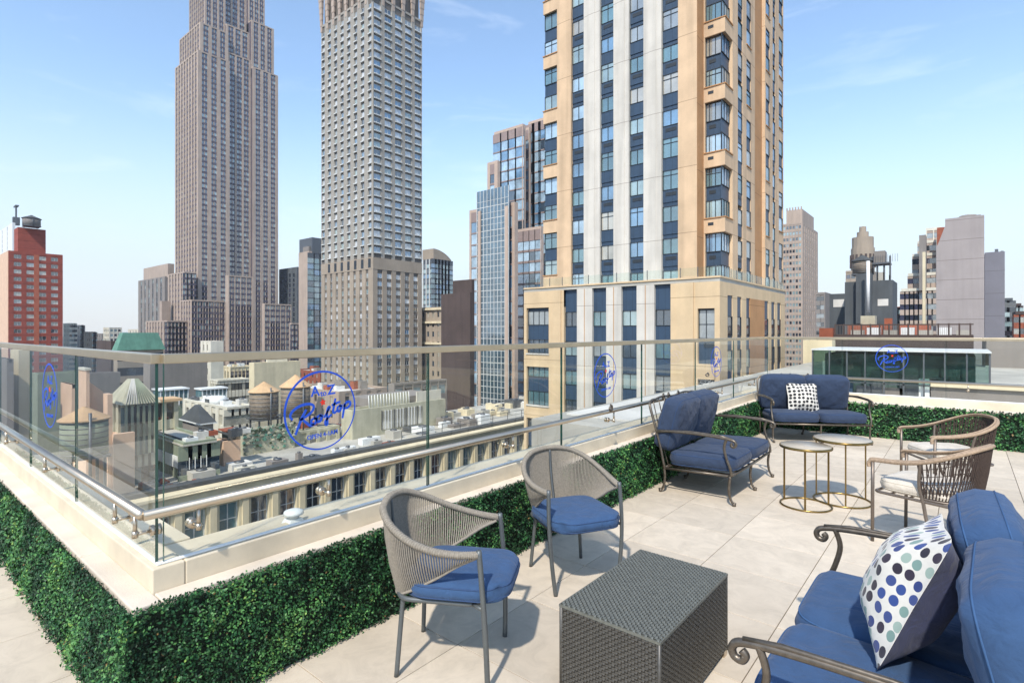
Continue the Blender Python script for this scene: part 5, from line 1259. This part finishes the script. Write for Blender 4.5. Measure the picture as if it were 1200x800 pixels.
def gbx(B, a, b, c, d, z):
    p = B.part('glazing'); p.box(a, b+.1, c-.1, d, z-2.6, z-.2, gl('teal')); n = 6
    for k in range(n+1): y = c+(d-c)*k/n; p.box(b+.1, b+.2, y-.08, y+.08, z-2.8, z, M['whitem'])
    B.part('roof').box(a-.2, b+.4, c-.3, d+.2, z, z+.25, M['whitem'])
low('glass_roof_house', 'glazed rooftop house with a white roof edge beside the sharp glass corner', 188, 98, 180, 220, 458, 'greend', fn=gbx, par=.05)
low('glass_roof_house', 'glazed grey rooftop house left of the arcaded cream building', 237, 96, 230, 265, 457, 'steel', fn=gbx, par=.05)
low('arcaded_building', 'cream building with arched windows under the tallest skyscraper', 270, 165, 258, 297, 431, 'cream', ('dark', 'deep'), nX=6, nY=3, wX=1.1, wY=1.1, pitch=4.2, h=2.2)
low('balustrade_building', 'ornate cream building with a roof balustrade and garden in front of the arcaded one', 255, 135, 246, 292, 447, 'creamw', ('dark', 'cream'), nX=9, nY=3, wX=1.0, wY=1.1, pitch=3.4, h=1.8)
low('blank_cream_building', 'blank cream wall building behind the round water tanks', 298, 125, 292, 352, 427, 'cream', fn=lambda B, a, b, c, d, z: B.part('roof_shed').box(a, b-2, c+4, c+9, z, z+1.5, M['creamw']))
low('taupe_building', 'broad blank taupe building right of the sharp glass corner', 176, 112, 168, 243, 426, 'taupe')
x, y = pray(309.5, 80); tank('water_tank', 'slatted round water tank with tan cone roof, left one of two by the decal', x, y, zat(489, 80)-2.6, 1.95, zat(458, 80)-zat(489, 80), zat(447, 80)-zat(458, 80), 2.6)
x, y = pray(346.5, 75); tank('water_tank', 'slatted round water tank with tan cone roof behind the near glass decal', x, y, zat(485, 75)-3.6, 1.9, zat(452, 75)-zat(485, 75), zat(439, 75)-zat(452, 75), 3.6)
# left group behind the left glass
def g13(B, a, b, c, d, z):
    B.part('copper_roof').pyramid(a-.4, b+.4, c-.4, d+.4, z, z+2.3, M['greenp'], .4, .4)
    r = B.part('roof_ribs')
    for k in range(12): y = c+(d-c)*k/11; r.tube([(b+.4, y, z+.05), (b-(b-a)*.36, c+(d-c)*(.4+.2*k/11), z+2.33)], .06, M['roofw' if k < 5 else 'greend'], 4)
    p = B.part('pilaster')
    for k in range(6): y = c+(d-c)*k/5.3; p.box(b+.0, b+.15, y, y+.22, z-5, z, M['greend'])
low('conservatory_building', 'green copper clad roof house with a pale ribbed pyramid roof behind the left glass', 146, 53, 130, 182, 474, 'greenp', ('greenc' if False else 'teal', 'dark'), nX=5, wX=.8, nY=2, wY=.8, pitch=3, h=1.8, fn=g13, par=.05)
low('small_green_house', 'small green house with a flat tan roof right behind the sharp glass corner', 176, 62, 168, 209, 472, 'greenp', ('dark',), nX=2, wX=.8, pitch=3, h=1.9, fn=lambda B, a, b, c, d, z: B.part('roof').box(a-.3, b+.4, c-.4, d+.3, z, z+.3, M['cone']), par=.05)
def g14(B, a, b, c, d, z):
    p = B.part('chimney'); aa, bb, cc, dd, zz = bpx(101, 49, 92, 105, 434); p.box(aa, bb, cc, dd, ZR, zz, M['salmon']); p.box(aa-.1, bb+.1, cc-.1, dd+.1, zz, zz+.2, M['creamw'])
    q = B.part('gable_wall'); aa, bb, cc, dd, zz = bpx(105, 50, 103, 121, 460)
    q.add([(bb, cc, ZR), (bb, dd, ZR), (bb, dd, zz), (bb, cc, zz+1.0), (bb-.5, cc, ZR), (bb-.5, dd, ZR), (bb-.5, dd, zz), (bb-.5, cc, zz+1.0)], [(0, 1, 2, 3), (4, 7, 6, 5), (3, 2, 6, 7), (1, 5, 6, 2), (0, 3, 7, 4)], M['salmon'])
    r = B.part('wall_stub'); aa, bb, cc, dd, zz = bpx(126, 49, 121, 132, 462); r.box(aa, bb, cc, dd, ZR, zz, M['salmon'])
    aa, bb, cc, dd, zz = bpx(133, 49, 131, 158, 509); r.box(aa, bb, cc, dd, ZR, zz, M['salmon'])
low('chimney_building', 'tan plastered building with a tall chimney wall behind the left glass', 96, 50, 84, 150, 522, 'salmon', fn=g14)
low('tan_wall_building', 'tan plastered block left of the chimney wall', 84, 54, 71, 90, 455, 'salmon')
x, y = pray(99, 45.5); tank('water_tank', 'big grey green water tank with tan cone roof behind the left glass', x, y, zat(532, 45.5)-3, 1.62, zat(490, 45.5)-zat(532, 45.5), zat(476, 45.5)-zat(490, 45.5), 3.0, 'greend')
low('yellow_brick_block', 'pale yellow brick block at the left edge behind the glass', 22, 60, 12, 36, 414, 'cream', fn=None)
low('grey_slab_building', 'plain grey green slab between the yellow brick block and the tan chimney', 44, 82, 36, 100, 441, 'greend')
low('grey_slab_building', 'low grey slab with a pale roof edge right of the tan chimney', 100, 95, 95, 141, 440, 'taupe')
low('dark_left_block', 'dark grey block at the very left edge behind the glass', 8, 52, -40, 16, 425, 'taupe')
# mansard and low far skyline on the left
def gm(B, a, b, c, d, z):
    B.part('mansard_roof').pyramid(a-.3, b+.3, c-.3, d+.3, z, zat(389.8, 132), M['greenc'], .18, .14)
    q = B.part('dormer'); 
    for k in range(3): y = c+(d-c)*(.3+.2*k); q.box(b-1.6, b-.6, y, y+.9, z+1.4, z+2.1, M['greend'])
low('mansard_building', 'brick building with a green copper mansard roof left of the skyscraper base', 138, 132, 133, 192, 410.5, 'brownl', ('dark', 'deep'), nX=9, wX=1.1, pitch=3.6, h=2, fn=gm, par=.05)
low('brown_roof_block', 'small dark brown roof block left of the green mansard roof', 130, 140, 113, 135, 401, 'dbrown')
low('cream_penthouse', 'little cream and pink penthouse in front of the skyscraper base', 247, 150, 235, 262, 401, 'creamw', ('dark',), nY=2, wY=1)
FAR = [('pale stone', 82, 74, 90, 379, 520, 'creamw'), ('grey glass', 96, 86, 98, 381, 560, 'steel'), ('brown', 110, 98, 112, 389, 480, 'brownl'), ('dark', 121, 110, 124, 391, 600, 'taupe'), ('cream topped', 128, 121, 143, 384, 520, 'creamw'), ('white', 166, 150, 168, 386, 560, 'creamw')]
for nm, uc, ul, ur, vt, D, m in FAR:
    low('distant_block', 'distant %s block on the low skyline between the red brick tower and the skyscraper' % nm, uc, D, ul, ur, vt, m, ('dark', 'pale'), nY=4, wY=2.6, nX=3, wX=2.2, pitch=4.5, h=2.2, cap=12)
RF = [('brick', 1056, 1050, 1060, 360, 300, 'rust')]
for nm, uc, ul, ur, vt, D, m in RF:
    low('distant_block', 'distant %s block in a gap of the right hand skyline' % nm, uc, D, ul, ur, vt, m, ('dark', 'pale'), nY=3, wY=2.6, pitch=4.5, h=2.2, cap=8)
# filler blocks of the city floor: low masonry buildings along the street grid
cnt = {}
def clash(q): return any(q[0] < f[1]+1 and q[1] > f[0]-1 and q[2] < f[3]+1 and q[3] > f[2]-1 for f in FOOT)
KN = [('cream', 'creamw'), ('grey', 'lime'), ('brown', 'brownl'), ('brick', 'rust'), ('taupe', 'taupe')]
FL = {1: 'dark roofed low brown building right behind the pale green roof house', 2: 'low grey building behind the grey green slab at the far left', 3: 'low grey building with a white roof at the foot of the crowned tower', 27: 'low brick building with a white roof in front of the tallest skyscraper'}
def filler():
    r = random.Random(12); n = 0
    for gx in range(8):
        for gy in range(12):
            x1 = -78-gx*42-r.uniform(0, 4); y0 = -10+gy*40+(gx % 2)*8
            for k in range(2):
                ya = y0+k*17; q = (x1-r.uniform(24, 32), x1, ya, ya+15)
                u, v, dd = proj((q[0]+q[1])/2, (q[2]+q[3])/2, -20)
                if dd < 60 or u < -20 or u > 615 or clash(q): continue
                nm, m = r.choice(KN); rn, rk = r.choice([('grey', 'roofg'), ('white', 'roofw'), ('dark', 'roofd')]); nu = r.randint(4, 9); z = r.uniform(-26, -12)-dd*.012
                n += 1
                if n not in FL: FOOT.append(q); continue
                B = Bldg('low_building', FL[n], 'building', ((q[0]+q[1])/2, (q[2]+q[3])/2, ZS), 'low masonry buildings of the street grid')
                rm = M[rk]
                mass(B, q[0], q[1], q[2], q[3], ZS, z, M[m], M[m], [gl('dark'), gl('deep'), gl('cream')], nY=6, wY=1.4, nX=4, wX=1.4, pitch=3.6, h=1.9, zw=max(ZS, z-16), par=.6)
                B.wall.box(q[0]+.5, q[1]-.5, q[2]+.5, q[3]-.5, z-.04, z+.03, rm)
                ru = B.part('roof_units')
                for j in range(nu):
                    hvac(ru, r.uniform(q[0]+3, q[1]-3), r.uniform(q[2]+3, q[3]-3), z+.03, r.uniform(1, 4), r.uniform(1, 3.5), r.uniform(.6, 2.6), r.choice(['whitem', 'steel', 'roofw', 'taupe', m, 'rust']))
                B.finish(0)
    return n
filler()
# far ridge on the horizon
rg = MB(); pts = [pray(u, 1500) for u in range(-300, 1600, 20)]; 
vs = []; fs = []
for i, (x, y) in enumerate(pts): h = 8+16*math.sin(i*.31)**2+7*math.sin(i*.9+1); vs += [(x, y, ZS), (x*1.02, y*1.02, ZS+40+h), (x*1.08, y*1.08, ZS)]
for i in range(len(pts)-1): o = i*3; fs += [(o, o+3, o+4, o+1), (o+1, o+4, o+5, o+2)]
rg.add(vs, fs, mat('far_hills', S('74858a'), .95, var=.1, scale=.01)); prop(rg.build('hills'), kind='structure')

# ------------------------------------------------------------------ air: thin haze over the whole city
bmz = bmesh.new(); bmesh.ops.create_cube(bmz, size=1); me_ = bpy.data.meshes.new('haze'); bmz.to_mesh(me_); bmz.free()
ho = bpy.data.objects.new('haze', me_); COL.objects.link(ho); ho.scale = (5400, 5400, 350); ho.location = (0, 0, 112.5); ho['kind'] = 'stuff'; ho.display_type = 'WIRE'
hm = bpy.data.materials.new('haze_air'); hm.use_nodes = True; n_ = hm.node_tree.nodes; n_.clear()
pv = n_.new('ShaderNodeVolumePrincipled'); pv.inputs['Density'].default_value = 0.00016; pv.inputs['Color'].default_value = (.86, .91, 1, 1); pv.inputs['Anisotropy'].default_value = .2
oo = n_.new('ShaderNodeOutputMaterial'); hm.node_tree.links.new(pv.outputs[0], oo.inputs['Volume']); me_.materials.append(hm)
